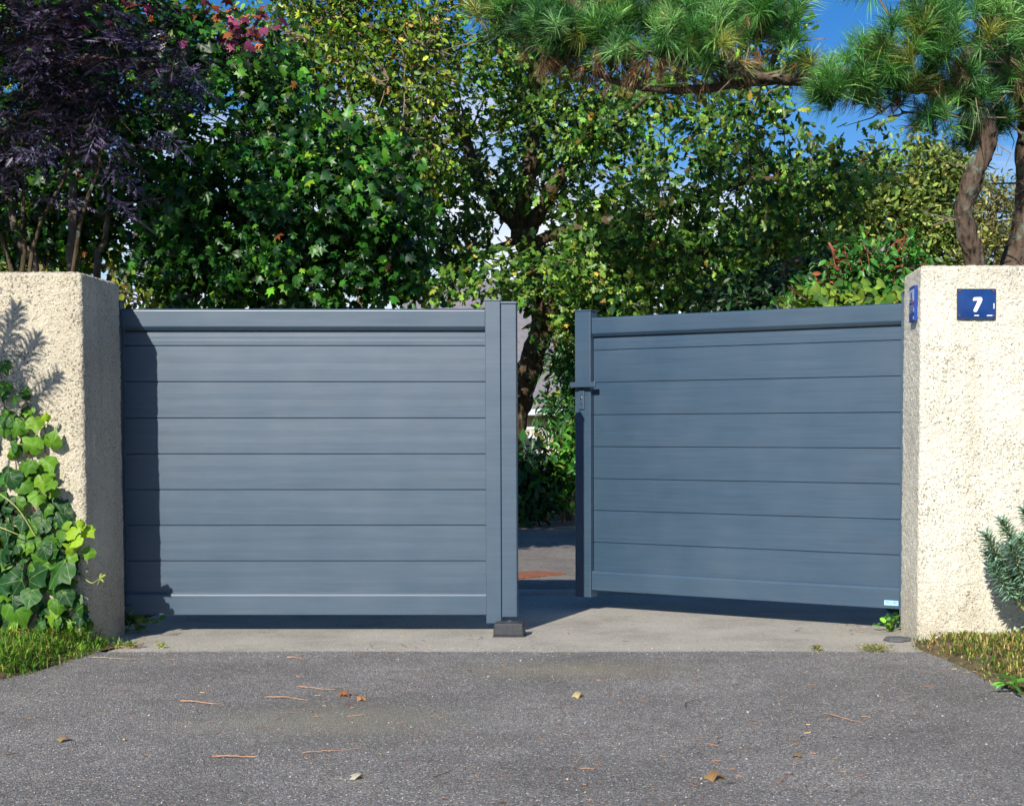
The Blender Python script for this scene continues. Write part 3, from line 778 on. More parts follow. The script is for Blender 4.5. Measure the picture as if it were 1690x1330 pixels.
# ------------------------------------------------------------------ purple lace elder, top left
rng = np.random.default_rng(21)
eb = P(20, 760, 9.3); root = empty('elder_shrub', (eb[0], 9.3, -0.03)); base = np.array(root.location)
tag(root, 'dark purple lacy-leaved elder shrub above the left pillar', 'shrub')
blobs = [blob_px(-90, 90, 9.3, 150, 170, .45), blob_px(60, 110, 9.15, 120, 85, .35), blob_px(190, 120, 9.0, 110, 42, .28), blob_px(40, 235, 9.05, 120, 70, .35),
         blob_px(150, 215, 8.95, 85, 40, .25), blob_px(-60, -120, 9.5, 200, 110, .5), blob_px(300, 115, 8.9, 70, 24, .2), blob_px(0, 320, 9.1, 75, 35, .3, .5),
         blob_px(120, 30, 9.2, 130, 40, .3), blob_px(-120, 300, 9.2, 90, 70, .4, .6), blob_px(170, 335, 9.0, 50, 14, .12, .5)]
pos, Rm, cp, out = crown_leaves(rng, blobs, 1000, cluster=4, spread=0.10, shell=0.4, droop=0.25, face=0.35)
al = Rm[:, :, 1].copy(); al[:, 2] = al[:, 2] * 0.35 + 0.12; al[:, 1] -= 0.25; Rm = frames(al, np.array((-0.1, -0.25, 1.0)) + rng.normal(size=al.shape) * 0.3)
stems = MB(); lp_ = []
for (x0, x1, y1) in ((-20, -60, 60), (35, 40, 120), (45, 160, 150), (20, -120, 200), (118, 200, 110)):
    q = limb(stems, [P(x0, 760, 9.3) - (0, 0, 0.1), P(x0 + 2, 450, 9.3), P((x0 + x1) / 2, (450 + y1) / 2, 9.25), P(x1, y1, 9.15)], 0.022, 0.004, 7, 6, rng, 0.006); lp_ += q
twigs(stems, rng, cp, out, lp_, 90, 0.005, 0.002, 0.8)
mb2 = MB(); mb2.v = [tuple(np.array(v) - base) for v in stems.v]; mb2.f = stems.f; mb2.build('stem', M_BARKO, root, smooth=True)
tm = [elder_template(rng) for _ in range(4)]
pal = [(0.014, 0.010, 0.022), (0.026, 0.017, 0.038), (0.080, 0.060, 0.105), (0.032, 0.032, 0.060), (0.08, 0.05, 0.05)]  # palest violet paints lit highlights into the leaf colour
foliage(root, tm, pos, Rm, rng.uniform(0.18, 0.30, len(pos)), pal, rng.choice(5, len(pos), p=[.3, .3, .2, .15, .05]), M_LEAFD, rng, 260, 'leaf')

# ------------------------------------------------------------------ generic broadleaf builder
def tree(name, label, cat, basept, limbs, blobs, n, tm, size, pal, pw, mat, bark, seed, nparts=0, group=None, cluster=9, spread=0.12, ntw=200, shell=0.55,
         droop=0.35, face=0.5, twr=0.008, trunk_name='trunk', recolor=None, maxd=1.6, clip=None):
    rng = np.random.default_rng(seed)
    root = empty(name, tuple(basept)); base = np.array(root.location)
    tag(root, label, cat, group)
    pos, Rm, cp, out = crown_leaves(rng, blobs, n, cluster, spread, shell, droop, face)
    ok = pos[:, 2] > 0.03; pos, Rm = pos[ok], Rm[ok]
    mb = MB(); lp = []
    for i, (pts, r0, r1) in enumerate(limbs):
        lp += limb(mb, [np.array(p) - base for p in pts], r0, r1, 10, 6, rng, 0.008)
    if limbs:
        o = mb.build(trunk_name, bark, root, smooth=True)
    if ntw and lp:
        tb = MB(); twigs(tb, rng, cp - base, out, lp, ntw, twr, 0.003, maxd); 
        if tb.v: tb.build('twigs', bark, root)['kind'] = 'stuff'
    pidx = rng.choice(len(pal), len(pos), p=np.array(pw) / sum(pw))
    if recolor is not None: pidx = recolor(pos, pidx, rng)
    foliage(root, tm, pos, Rm, rng.uniform(size[0], size[1], len(pos)), pal, pidx, mat, rng, nparts, clip=clip)
    return root
above_gate = lambda px, py: py < 505

# sweetgum with star leaves, left of centre
B = blob_px
def lq_col(pos, pidx, rng):
    px, py = project(pos)
    hot = ((py < 60 + 25 * np.sin(px * 0.05)) & (rng.uniform(size=len(px)) < 0.13)) | ((np.hypot((px - 390) / 60, (py - 5) / 28) < 1) & (rng.uniform(size=len(px)) < .6)) | ((np.hypot((px - 100) / 50, (py - 22) / 18) < 1) & (rng.uniform(size=len(px)) < .5)) | ((np.hypot((px - 395) / 45, (py - 65) / 30) < 1) & (rng.uniform(size=len(px)) < .5))
    pidx = np.where(hot, rng.choice([5, 6, 7, 8], len(pidx)), pidx)
    return pidx
LQ = [B(300, 200, 10.7, 230, 190, .8), B(420, 340, 10.4, 190, 120, .75), B(560, 320, 10.4, 120, 130, .6), B(330, 440, 10.2, 110, 60, .45), B(110, 45, 10.9, 220, 80, .8),
      B(620, 440, 10.5, 80, 60, .4, .7), B(420, 120, 10.9, 90, 40, .45, .7), B(60, 380, 10.9, 120, 50, .4), B(110, -120, 11, 200, 90, .8), B(470, 455, 10.3, 150, 45, .45), B(120, 340, 10.9, 140, 70, .5), B(30, 180, 11.0, 150, 130, .5), B(-100, 300, 11.2, 120, 120, .5, .7), B(640, 380, 10.5, 60, 60, .35, .8)]
tree('sweetgum_tree', 'dark green star-leaved tree with pink top leaves behind the left gate leaf', 'tree', (P(300, 700, 10.9)[0], 10.9, -0.03),
     [([P(300, 1000, 10.9), P(302, 480, 10.9), P(300, 250, 10.8), P(290, 0, 10.9), P(290, -150, 11)], 0.075, 0.03),
      ([P(300, 430, 10.9), P(380, 330, 10.7), P(460, 230, 10.6)], 0.035, 0.012), ([P(302, 470, 10.9), P(410, 440, 10.6), P(540, 350, 10.4)], 0.03, 0.010),
      ([P(300, 330, 10.9), P(220, 230, 10.7), P(130, 120, 10.8)], 0.03, 0.010), ([P(296, 200, 10.9), P(380, 90, 10.8), P(430, 30, 10.8)], 0.025, 0.010)],
     LQ, 18500, V_STAR, (0.055, 0.105),
     [(0.022, 0.092, 0.010), (0.036, 0.135, 0.014), (0.090, 0.245, 0.018), (0.010, 0.052, 0.012), (0.19, 0.33, 0.02), (0.34, 0.07, 0.13), (0.24, 0.05, 0.12), (0.42, 0.13, 0.05), (0.14, 0.03, 0.07)],
     [.32, .30, .12, .23, .03, 0, 0, 0.003, 0], M_LEAFG, M_BARK, 5, 300, cluster=9, spread=0.15, droop=0.75, face=0.75, recolor=lq_col, clip=above_gate)

# hazel clump glimpsed between the stems at far left, lit
tree('hazel_shrub', 'sunlit yellow-green shrub glimpsed between dark stems above the left pillar', 'shrub', (P(90, 700, 14)[0], 14.0, -0.03),
     [([P(100 + dx, 900, 14), P(100 + dx * 1.3, 480, 14), P(100 + dx * 2, 380, 14)], 0.05, 0.015) for dx in (-60, -20, 25, 60)],
     [B(60, 430, 14, 130, 55, .6), B(210, 470, 14, 110, 45, .5), B(400, 490, 14, 150, 35, .5), B(-80, 430, 14, 120, 70, .6)], 2800, V_OVAL + V_ROUND, (0.06, 0.10),
     [(0.14, 0.19, 0.025), (0.20, 0.22, 0.03), (0.08, 0.14, 0.025), (0.24, 0.18, 0.04)], [.4, .25, .25, .1], M_LEAF, M_BARK, 6, 120, clip=lambda px, py: py < 450)
# loose stems by the pillar
for i, (xa, xb, r) in enumerate([(118, 122, 0.042), (160, 185, 0.028), (60, 5, 0.035)]):
    st = MB(); b0_ = P(xa, 1000, 10.0 + .2 * i); bb = np.array((b0_[0], b0_[1], -0.03))
    limb(st, [np.array((b0_[0], b0_[1], -0.05)) - bb, P(xa, 470, b0_[1]) - bb, P((xa + xb) / 2, 400, b0_[1]) - bb, P(xb, 300, b0_[1]) - bb], r, r * .7, 8, 6, rng, 0.006)
    o = st.build('shrub_stem', M_BARK, None, smooth=True, loc=bb)
    tag(o, ['thick grey upright stem just above the left pillar edge', 'thin grey stem leaning right above the left pillar corner', 'grey stem leaning left above the left pillar'][i], 'stem', 'grey stems above the left pillar')

# autumn-tinted tree, upper middle left
YT = [B(560, 170, 15.6, 120, 120, .7), B(680, 130, 15.7, 90, 120, .6), B(500, 60, 15.9, 130, 80, .6), B(640, 270, 15.6, 100, 70, .5), B(620, 0, 16.0, 160, 60, .7), B(700, 240, 15.6, 50, 60, .4, .7)]
tree('autumn_tree', 'yellow-green autumn-tinted tree with pale twigs in the upper middle', 'tree', (P(600, 700, 15.9)[0], 15.9, -0.03),
     [([P(600, 900, 15.9), P(600, 480, 15.9), P(590, 250, 15.8), P(570, 60, 15.8), P(560, -100, 15.9)], 0.07, 0.02),
      ([P(597, 350, 15.8), P(640, 220, 15.5), P(700, 80, 15.5)], 0.025, 0.008), ([P(592, 280, 15.8), P(540, 180, 15.5), P(500, 60, 15.5)], 0.025, 0.008),
      ([P(600, 330, 15.8), P(660, 210, 15.2), P(668, 100, 15.2)], 0.012, 0.004), ([P(600, 360, 15.8), P(610, 240, 15.1), P(640, 130, 15.1)], 0.010, 0.004)],
     YT, 11500, V_OVAL[:2] + V_OAK[:2], (0.055, 0.10), [(0.17, 0.27, 0.020), (0.26, 0.34, 0.035), (0.08, 0.19, 0.02), (0.42, 0.36, 0.06), (0.42, 0.20, 0.07), (0.04, 0.10, 0.016)],
     [.28, .12, .34, .05, .03, .18], M_LEAF, M_TWIG, 8, 300, cluster=14, spread=0.16, droop=0.4, ntw=380, twr=0.010, clip=above_gate)

# old oak, centre
OT = [P(835, 880, 18.2), P(846, 720, 18.2), P(862, 645, 18.2), P(884, 575, 18.1), P(903, 510, 18), P(885, 440, 17.9), P(858, 375, 17.8)]
OB = [B(770, 110, 17.8, 90, 70, 1.53), B(700, 220, 17.8, 70, 80, 1.19, .6), B(810, 260, 18.9, 80, 70, 1.36), B(740, 330, 17.6, 100, 60, 1.36, .7), B(960, 310, 18.9, 95, 75, 1.53), B(1050, 370, 17.0, 120, 80, 1.53),
      B(880, 460, 16.6, 130, 55, 1.19), B(1110, 270, 17.5, 95, 50, 1.36), B(1215, 200, 17.8, 95, 60, 1.36), B(1230, 330, 17.3, 110, 75, 1.53), B(1330, 360, 17.0, 100, 80, 1.36), B(1180, 430, 17.0, 140, 55, 1.36),
      B(960, 170, 18.9, 95, 50, 1.19), B(1060, 175, 18.0, 70, 40, 1.02), B(1360, 280, 17.0, 55, 50, 1.02), B(1420, 290, 16.8, 55, 50, 1.02), B(700, 440, 17.6, 90, 40, 1.02, .35), B(780, 470, 16.6, 70, 40, 1.02),
      B(900, 230, 18.9, 50, 60, 1.02), B(850, 70, 18.2, 70, 80, 1.19, .7), B(950, 60, 18.5, 150, 80, 1.53, .7), B(1160, 80, 18.5, 160, 80, 1.53, .7), B(1000, -80, 18.8, 300, 100, 2.04, .6), B(1290, 260, 17.3, 60, 55, 1.02), B(880, 200, 17, 60, 45, .5), B(940, 250, 17, 60, 40, .5), B(970, 185, 17, 70, 35, .5), B(840, 320, 17, 45, 35, .4), B(720, 390, 17.2, 75, 60, 1.0), B(660, 460, 17, 80, 40, .9), B(1290, 450, 16.6, 90, 50, 1.02),
      B(620, 300, 18.0, 60, 80, 1.02, .5), B(930, 540, 17.0, 30, 40, 0.51), B(1040, 460, 16.6, 90, 50, 1.02)]
def oak_col(pos, pidx, rng): return pidx
tree('oak_tree', 'old oak with dark forked trunk seen through and above the gate opening', 'tree', (P(850, 860, 18.2)[0], 18.2, -0.03),
     [([np.array((P(835, 880, 18.2)[0], 18.2, -0.2))] + OT[1:], 0.17, 0.14), ([OT[-1], P(815, 330, 17.7), P(790, 295, 17.6), P(770, 230, 17.7)], 0.11, 0.05),
      ([OT[-1], P(868, 300, 17.7), P(880, 240, 17.8), P(884, 150, 18), P(880, 60, 18.2)], 0.13, 0.05), ([P(872, 385, 17.8), P(905, 320, 17.6), P(950, 258, 17.5), P(985, 200, 17.6), P(1005, 140, 17.8)], 0.10, 0.045),
      ([P(955, 250, 17.5), P(1015, 215, 17.6), P(1045, 180, 17.7), P(1120, 120, 18)], 0.07, 0.03), ([P(880, 400, 17.8), P(980, 370, 17.5), P(1100, 350, 17.3), P(1220, 300, 17.3), P(1330, 300, 17.2)], 0.08, 0.03),
      ([P(890, 430, 17.9), P(1020, 440, 17.3), P(1180, 420, 17), P(1300, 430, 16.9), P(1330, 470, 16.9)], 0.06, 0.02), ([P(860, 390, 17.8), P(800, 420, 17.4), P(720, 430, 17.5), P(650, 470, 17.6)], 0.06, 0.02),
      ([P(1330, 500, 17), P(1335, 440, 17), P(1300, 400, 17), P(1240, 380, 17.2)], 0.03, 0.015)],
     OB, 20500, V_OAK, (0.075, 0.145), [(0.058, 0.155, 0.020), (0.115, 0.225, 0.030), (0.19, 0.295, 0.050), (0.018, 0.066, 0.014), (0.24, 0.27, 0.03), (0.30, 0.20, 0.04)],
     [.3, .3, .16, .18, .04, .02], M_LEAFG, M_BARKO, 9, 300, cluster=20, spread=0.22, shell=0.4, droop=0.2, face=0.75, ntw=420, twr=0.011, maxd=2.2, clip=above_gate)

for i, (bl, lab) in enumerate([([B(960, 470, 24, 110, 50, 1.2), B(1010, 400, 24, 60, 40, 1.0)], 'added dark tree filling gaps behind the oak trunk'),
                              ([B(1200, 440, 25, 140, 60, 1.4), B(1290, 420, 25, 90, 50, 1.2)], 'added dark tree filling gaps behind the right half of the oak crown')]):
    c0 = bl[0][0]  # added backing trees, dark fill for the deep shade in the oak crown
    tree('backing_tree', lab, 'tree', (c0[0], c0[1], -0.03), [([np.array((c0[0], c0[1], -0.1)), np.array((c0[0] + .1, c0[1], 2.0)), c0 + np.array((0, 0, .8))], 0.18, 0.07)], bl, 2200, V_OVAL + V_ROUND, (0.15, 0.24),
         [(0.022, 0.07, 0.018), (0.04, 0.105, 0.022), (0.09, 0.16, 0.03)], [.5, .35, .15], M_LEAF, M_BARKO, 70 + i, 0, 'added dark trees behind the oak', 14, 0.3, 0)
# ------------------------------------------------------------------ right: evergreen oak, pale shrub, shrubs behind the right leaf
tree('holm_oak', 'rounded grey-green evergreen oak left of the pine trunk', 'tree', (P(1490, 700, 21)[0], 21.0, -0.03),
     [([P(1490, 900, 21), P(1490, 480, 21), P(1500, 330, 21)], 0.15, 0.05), ([P(1490, 440, 21), P(1555, 360, 20.8), P(1565, 300, 20.8)], 0.06, 0.02)],
     [B(1500, 300, 21, 95, 55, 1.0), B(1460, 370, 20.6, 100, 70, 1.0), B(1560, 330, 21, 55, 75, .9), B(1540, 420, 20.6, 80, 50, .9), B(1430, 330, 20.8, 60, 50, .8)],
     13000, V_OVAL, (0.075, 0.12), [(0.12, 0.19, 0.040), (0.18, 0.24, 0.055), (0.26, 0.27, 0.065), (0.055, 0.10, 0.025)], [.35, .3, .15, .2], M_LEAF, M_BARK, 10, 0, cluster=18, spread=0.2, droop=0.0, ntw=120, maxd=0.7)
tree('olive_shrub', 'pale olive-coloured shrub between the two pine trunks', 'shrub', (P(1640, 700, 19)[0], 19.0, -0.03),
     [([P(1640, 900, 19), P(1642, 480, 19), P(1640, 350, 19)], 0.05, 0.02)],
     [B(1645, 350, 19, 38, 60, .5), B(1640, 420, 18.8, 50, 50, .5), B(1720, 380, 19, 50, 90, .6)], 4200, V_LANCE + V_OVAL, (0.06, 0.10),
     [(0.20, 0.22, 0.065), (0.26, 0.26, 0.08), (0.13, 0.16, 0.045), (0.30, 0.24, 0.09)], [.4, .25, .25, .1], M_LEAF, M_TWIG, 12, 0, cluster=10, spread=0.13, ntw=160, droop=-0.2, maxd=0.6)
tree('photinia_shrub', 'green shrub with red-brown dead twigs behind the right gate leaf', 'shrub', (P(1440, 700, 11.2)[0], 11.2, -0.03),
     [([P(1440 + d, 900, 11.2), P(1440 + d, 520, 11.2), P(1440 + 1.6 * d, 400, 11.0)], 0.03, 0.01) for d in (-45, -10, 25)],
     [B(1445, 430, 11.0, 55, 30, .3), B(1400, 460, 11.1, 50, 35, .35), B(1490, 430, 11.2, 35, 45, .35), B(1470, 480, 11.0, 50, 25, .3), B(1370, 490, 11.3, 70, 25, .4)], 1700, V_OVAL, (0.05, 0.085),
     [(0.045, 0.18, 0.022), (0.085, 0.26, 0.035), (0.03, 0.11, 0.02), (0.30, 0.09, 0.045)], [.42, .3, .24, .04], M_LEAFG, M_TWIGR, 13, 200, cluster=8, spread=0.10, ntw=150, twr=0.007, clip=above_gate)
tree('dark_holly', 'very dark glossy evergreen shrub behind the middle of the right gate leaf', 'shrub', (P(1290, 700, 13)[0], 13.0, -0.03),
     [([P(1290, 900, 13), P(1290, 500, 13), P(1300, 430, 13)], 0.05, 0.02)], [B(1310, 480, 13, 60, 35, .5), B(1220, 500, 13.2, 80, 30, .5), B(1370, 450, 13.3, 40, 35, .4), B(1280, 600, 13.2, 130, 90, .5)],
     3800, V_OVAL, (0.06, 0.09), [(0.018, 0.05, 0.018), (0.03, 0.075, 0.022)], [.6, .4], M_LEAFG, M_BARK, 14, 100, ntw=60, clip=above_gate)
tree('ivy_hedge', 'bright yellow-green ivy spilling along the top of the right gate leaf', 'hedge', (P(1400, 700, 9.6)[0], 9.6, -0.03),
     [([P(1400 + d, 900, 9.6), P(1400 + d, 540, 9.6), P(1400 + d + 10, 495, 9.5)], 0.015, 0.006) for d in (-70, -20, 40)],
     [B(1400, 500, 9.5, 80, 13, .18), B(1355, 505, 9.5, 50, 10, .15), B(1455, 496, 9.4, 40, 14, .15), B(1400, 545, 9.6, 110, 35, .3)], 800, [ivy_template(0.2, 0.8)], (0.05, 0.085),
     [(0.16, 0.26, 0.03), (0.22, 0.32, 0.045), (0.09, 0.20, 0.03), (0.06, 0.14, 0.03)], [.4, .25, .2, .15], M_LEAF, M_TWIGR, 15, 160, cluster=5, spread=0.08, ntw=60, twr=0.004, face=0.7, clip=lambda px, py: py < 510)

# ------------------------------------------------------------------ shrubs seen through the opening
tree('bay_tree', 'dark upright bay in the gate opening right of the oak trunk', 'shrub', (P(940, 850, 17.6)[0], 17.6, -0.03),
     [([P(940, 860, 17.6), P(938, 700, 17.6), P(940, 560, 17.5)], 0.05, 0.02)],
     [B(938, 640, 17.4, 38, 70, .35), B(950, 570, 17.3, 30, 70, .35), B(960, 700, 17.2, 40, 40, .35), B(1010, 620, 17.6, 60, 110, .5), B(915, 690, 17.2, 20, 30, .2)], 4200, V_LANCE + V_OVAL, (0.07, 0.12),
     [(0.018, 0.075, 0.022), (0.035, 0.12, 0.028), (0.08, 0.19, 0.03), (0.20, 0.25, 0.03)], [.5, .3, .15, .05], M_LEAFG, M_BARK, 16, 120, cluster=8, spread=0.12, ntw=60, clip=lambda px, py: (px > 856) & (px < 952))
tree('rhododendron', 'sunlit glossy rhododendron with red stems in the gate opening', 'shrub', (P(935, 870, 17.0)[0], 17.0, -0.03),
     [([P(935 + d, 880, 17), P(935 + 1.3 * d, 800, 17), P(935 + 1.6 * d, 735, 16.9)], 0.02, 0.008) for d in (-30, -5, 20, 40)],
     [B(935, 770, 16.9, 35, 45, .35), B(990, 770, 17.0, 50, 50, .4), B(915, 800, 16.8, 28, 30, .3), B(940, 730, 17, 25, 20, .25)], 1500, V_LANCE + V_OVAL, (0.10, 0.16),
     [(0.05, 0.20, 0.02), (0.10, 0.28, 0.035), (0.03, 0.12, 0.02), (0.20, 0.28, 0.05)], [.4, .25, .25, .1], M_LEAFG, M_TWIGR, 17, 140, cluster=8, spread=0.13, ntw=80, twr=0.006, droop=0.1, clip=lambda px, py: (px > 856) & (px < 952))
tree('laurel_shrub', 'shaded dark laurel hugging the right edge of the closed leaf', 'shrub', (P(865, 880, 16.6)[0], 16.6, -0.03),
     [([P(865 + d, 880, 16.6), P(865 + 1.2 * d, 800, 16.6), P(865 + 1.4 * d, 740, 16.6)], 0.02, 0.008) for d in (-30, 0, 25)],
     [B(865, 780, 16.5, 40, 60, .4), B(800, 780, 16.5, 60, 70, .5), B(880, 830, 16.3, 35, 20, .3), B(690, 740, 17.6, 100, 75, .5), B(540, 735, 18.2, 110, 80, .6)], 4200, V_LANCE + V_OVAL, (0.11, 0.18),
     [(0.018, 0.07, 0.02), (0.03, 0.11, 0.025), (0.012, 0.045, 0.018), (0.08, 0.2, 0.03)], [.45, .25, .25, .05], M_LEAFG, M_BARK, 18, 100, cluster=8, spread=0.14, ntw=40, droop=0.5, clip=lambda px, py: (px > 856) & (px < 952))

# distant trees beyond the garden
for i, (px, py, Y, rx, ry) in enumerate([(480, 560, 38, 120, 70), (1180, 520, 36, 180, 90), (1560, 500, 40, 170, 80), (60, 560, 36, 160, 60)]):
    tree('distant_tree', ['far tree low behind the left gate leaf', 'far tree behind the middle of the right gate leaf', 'far tree low behind the pine trunks', 'far tree low behind the left pillar'][i], 'tree', (P(px, 700, Y)[0], Y, -0.03),
         [([P(px, 770, Y), P(px, 620, Y), P(px, 520, Y)], 0.25, 0.08)], [B(px, py, Y, rx, ry, 1.8), B(px - rx * .6, py + 40, Y, rx * .6, ry * .7, 1.5), B(px + rx * .6, py + 30, Y, rx * .6, ry * .7, 1.5)],
         3500, V_OVAL + V_ROUND, (0.16, 0.26), [(0.05, 0.09, 0.025), (0.08, 0.12, 0.035), (0.03, 0.06, 0.02)], [.4, .3, .3], M_LEAF, M_BARK, 40 + i, 0, 'far trees beyond the garden', 10, 0.4, 0)
# ------------------------------------------------------------------ pines, upper right
rng = np.random.default_rng(77)
TUFT = [tuft_template(rng, int(rng.integers(80, 125)), rng.uniform(0.95, 1.4), rng.uniform(0.05, 0.35), 0.0175) for _ in range(7)]
DEAD = [tuft_template(rng, 30, 0.55, 0.5, 0.022) for _ in range(3)]
def pine(label, base_xy, limbs, blobs, n, dead_blobs, nd, seed, nparts, group='pines behind the right pillar'):
    rng = np.random.default_rng(seed)
    root = empty('pine_tree', (base_xy[0], base_xy[1], -0.03)); base = np.array(root.location); tag(root, label, 'tree', group)
    mb = MB(); lp = []; first = True; br = MB()
    for pts, r0, r1 in limbs:
        q = limb(mb if first else br, [np.array(p) - base for p in pts], r0, r1, 12, 5, rng, 0.004); lp += q; first = False
    # plated bark: push the rings out and in
    sub_ = MB(); pth = smooth_path([np.array(p) - base for p in limbs[0][0]], 14); r0_, r1_ = limbs[0][1], limbs[0][2]
    sub_.tube(pth, [r0_ + (r1_ - r0_) * i / (len(pth) - 1) for i in range(len(pth))], 24)
    vv = np.array(sub_.v); ax_ = np.repeat(np.array(pth), 24, 0); nn_ = vv - ax_; nn_ /= np.linalg.norm(nn_, axis=1, keepdims=True)
    st_ = vv * np.array((1, 1, .45)); dd = (np.abs(vnoise(st_, 26, seed) - .5) * 2) ** .6 * 0.022 + (vnoise(vv, 60, seed + 1) - .5) * 0.012 + (vnoise(vv, 5, seed + 2) - .5) * 0.05
    sub_.v = [tuple(a) for a in vv + nn_ * (dd - 0.012)[:, None]]
    sub_.build('trunk', M_BARKP, root, smooth=True)
    if br.v: br.build('limbs', M_BARKP, root, smooth=True)['kind'] = 'stuff'
    def tufts(blobs, n, axis_bias):
        vol = np.array([b[2] * np.prod(b[1]) ** .6667 for b in blobs]); vol /= vol.sum()
        bi = rng.choice(len(blobs), n, p=vol); c = np.array([blobs[i][0] for i in bi]); r = np.array([blobs[i][1] for i in bi])
        d = rng.normal(size=(n, 3)); d /= np.linalg.norm(d, axis=1, keepdims=True)
        pos = c + d * r * rng.uniform(0.15, 1.05, (n, 1)) ** 0.5
        ax = d * 0.45 + np.array(axis_bias) + rng.normal(size=(n, 3)) * 0.32
        return pos, ax
    pos, ax = tufts(blobs, n, (-0.15, -0.55, 0.75)); Rm = frames(ax, rng.normal(size=ax.shape) * 0.2 + np.array((0, 0, 1.0)) + 0 * ax)
    tb = MB(); L = np.array(lp)
    for i in rng.permutation(n)[:420]:
        p = pos[i] - base; d = np.linalg.norm(L - p, axis=1); j = int(np.argmin(d))
        if d[j] > 1.3: continue
        a = ax[i] / np.linalg.norm(ax[i]); e = p - a * 0.09
        mid = (L[j] + e) / 2 + rng.normal(size=3) * 0.07 * d[j] - np.array((0, 0, 0.10 * d[j]))
        tb.tube([L[j], mid, e, p], [0.013, 0.010, 0.007, 0.004], 4, cap=False)
    for i in range(160):                                    # bare dead twigs below the needles
        j = rng.integers(len(L)); p = L[j]; 
        if p[2] < 2.6: continue
        q = p + rng.normal(size=3) * np.array((.16, .12, .10)); r2 = q + rng.normal(size=3) * np.array((.10, .08, .07)) - np.array((0, 0, 0.04))
        tb.tube([p, q, r2], [0.008, 0.005, 0.002], 4, cap=False)
    tb.build('twigs', M_TWIG, root)['kind'] = 'stuff'
    pal = [(0.060, 0.20, 0.045), (0.115, 0.31, 0.060), (0.19, 0.40, 0.10), (0.028, 0.115, 0.035), (0.22, 0.43, 0.16), (0.30, 0.32, 0.07)]
    cr = foliage(root, TUFT, pos, Rm, rng.uniform(0.12, 0.23, n), pal, rng.choice(6, n, p=[.28, .26, .18, .14, .10, .04]), M_NEEDLE, rng, nparts, 'needle_tuft', 'crown')
    if dead_blobs:
        pos, ax = tufts(dead_blobs, nd, (0, -0.2, -1.1)); Rm = frames(ax, rng.normal(size=ax.shape) + np.array((0, -1.0, 0)))
        foliage(root, DEAD, pos, Rm, rng.uniform(0.12, 0.18, nd), [(0.24, 0.13, 0.06), (0.14, 0.075, 0.04), (0.34, 0.22, 0.11)], rng.choice(3, nd), M_NEEDLE, rng, 0, 'needle_tuft', 'dead_needles')
    return root
def bz(px, Y): return np.array((P(px, 900, Y)[0], Y, -0.15))
t1 = [bz(1622, 11.2), P(1626, 560, 11.2), P(1612, 450, 11.2), P(1600, 400, 11.15), P(1592, 345, 11.1), P(1610, 290, 11.05), P(1630, 240, 11.05), P(1622, 190, 11.0), P(1590, 160, 10.95), P(1545, 147, 10.9), P(1500, 142, 10.9)]
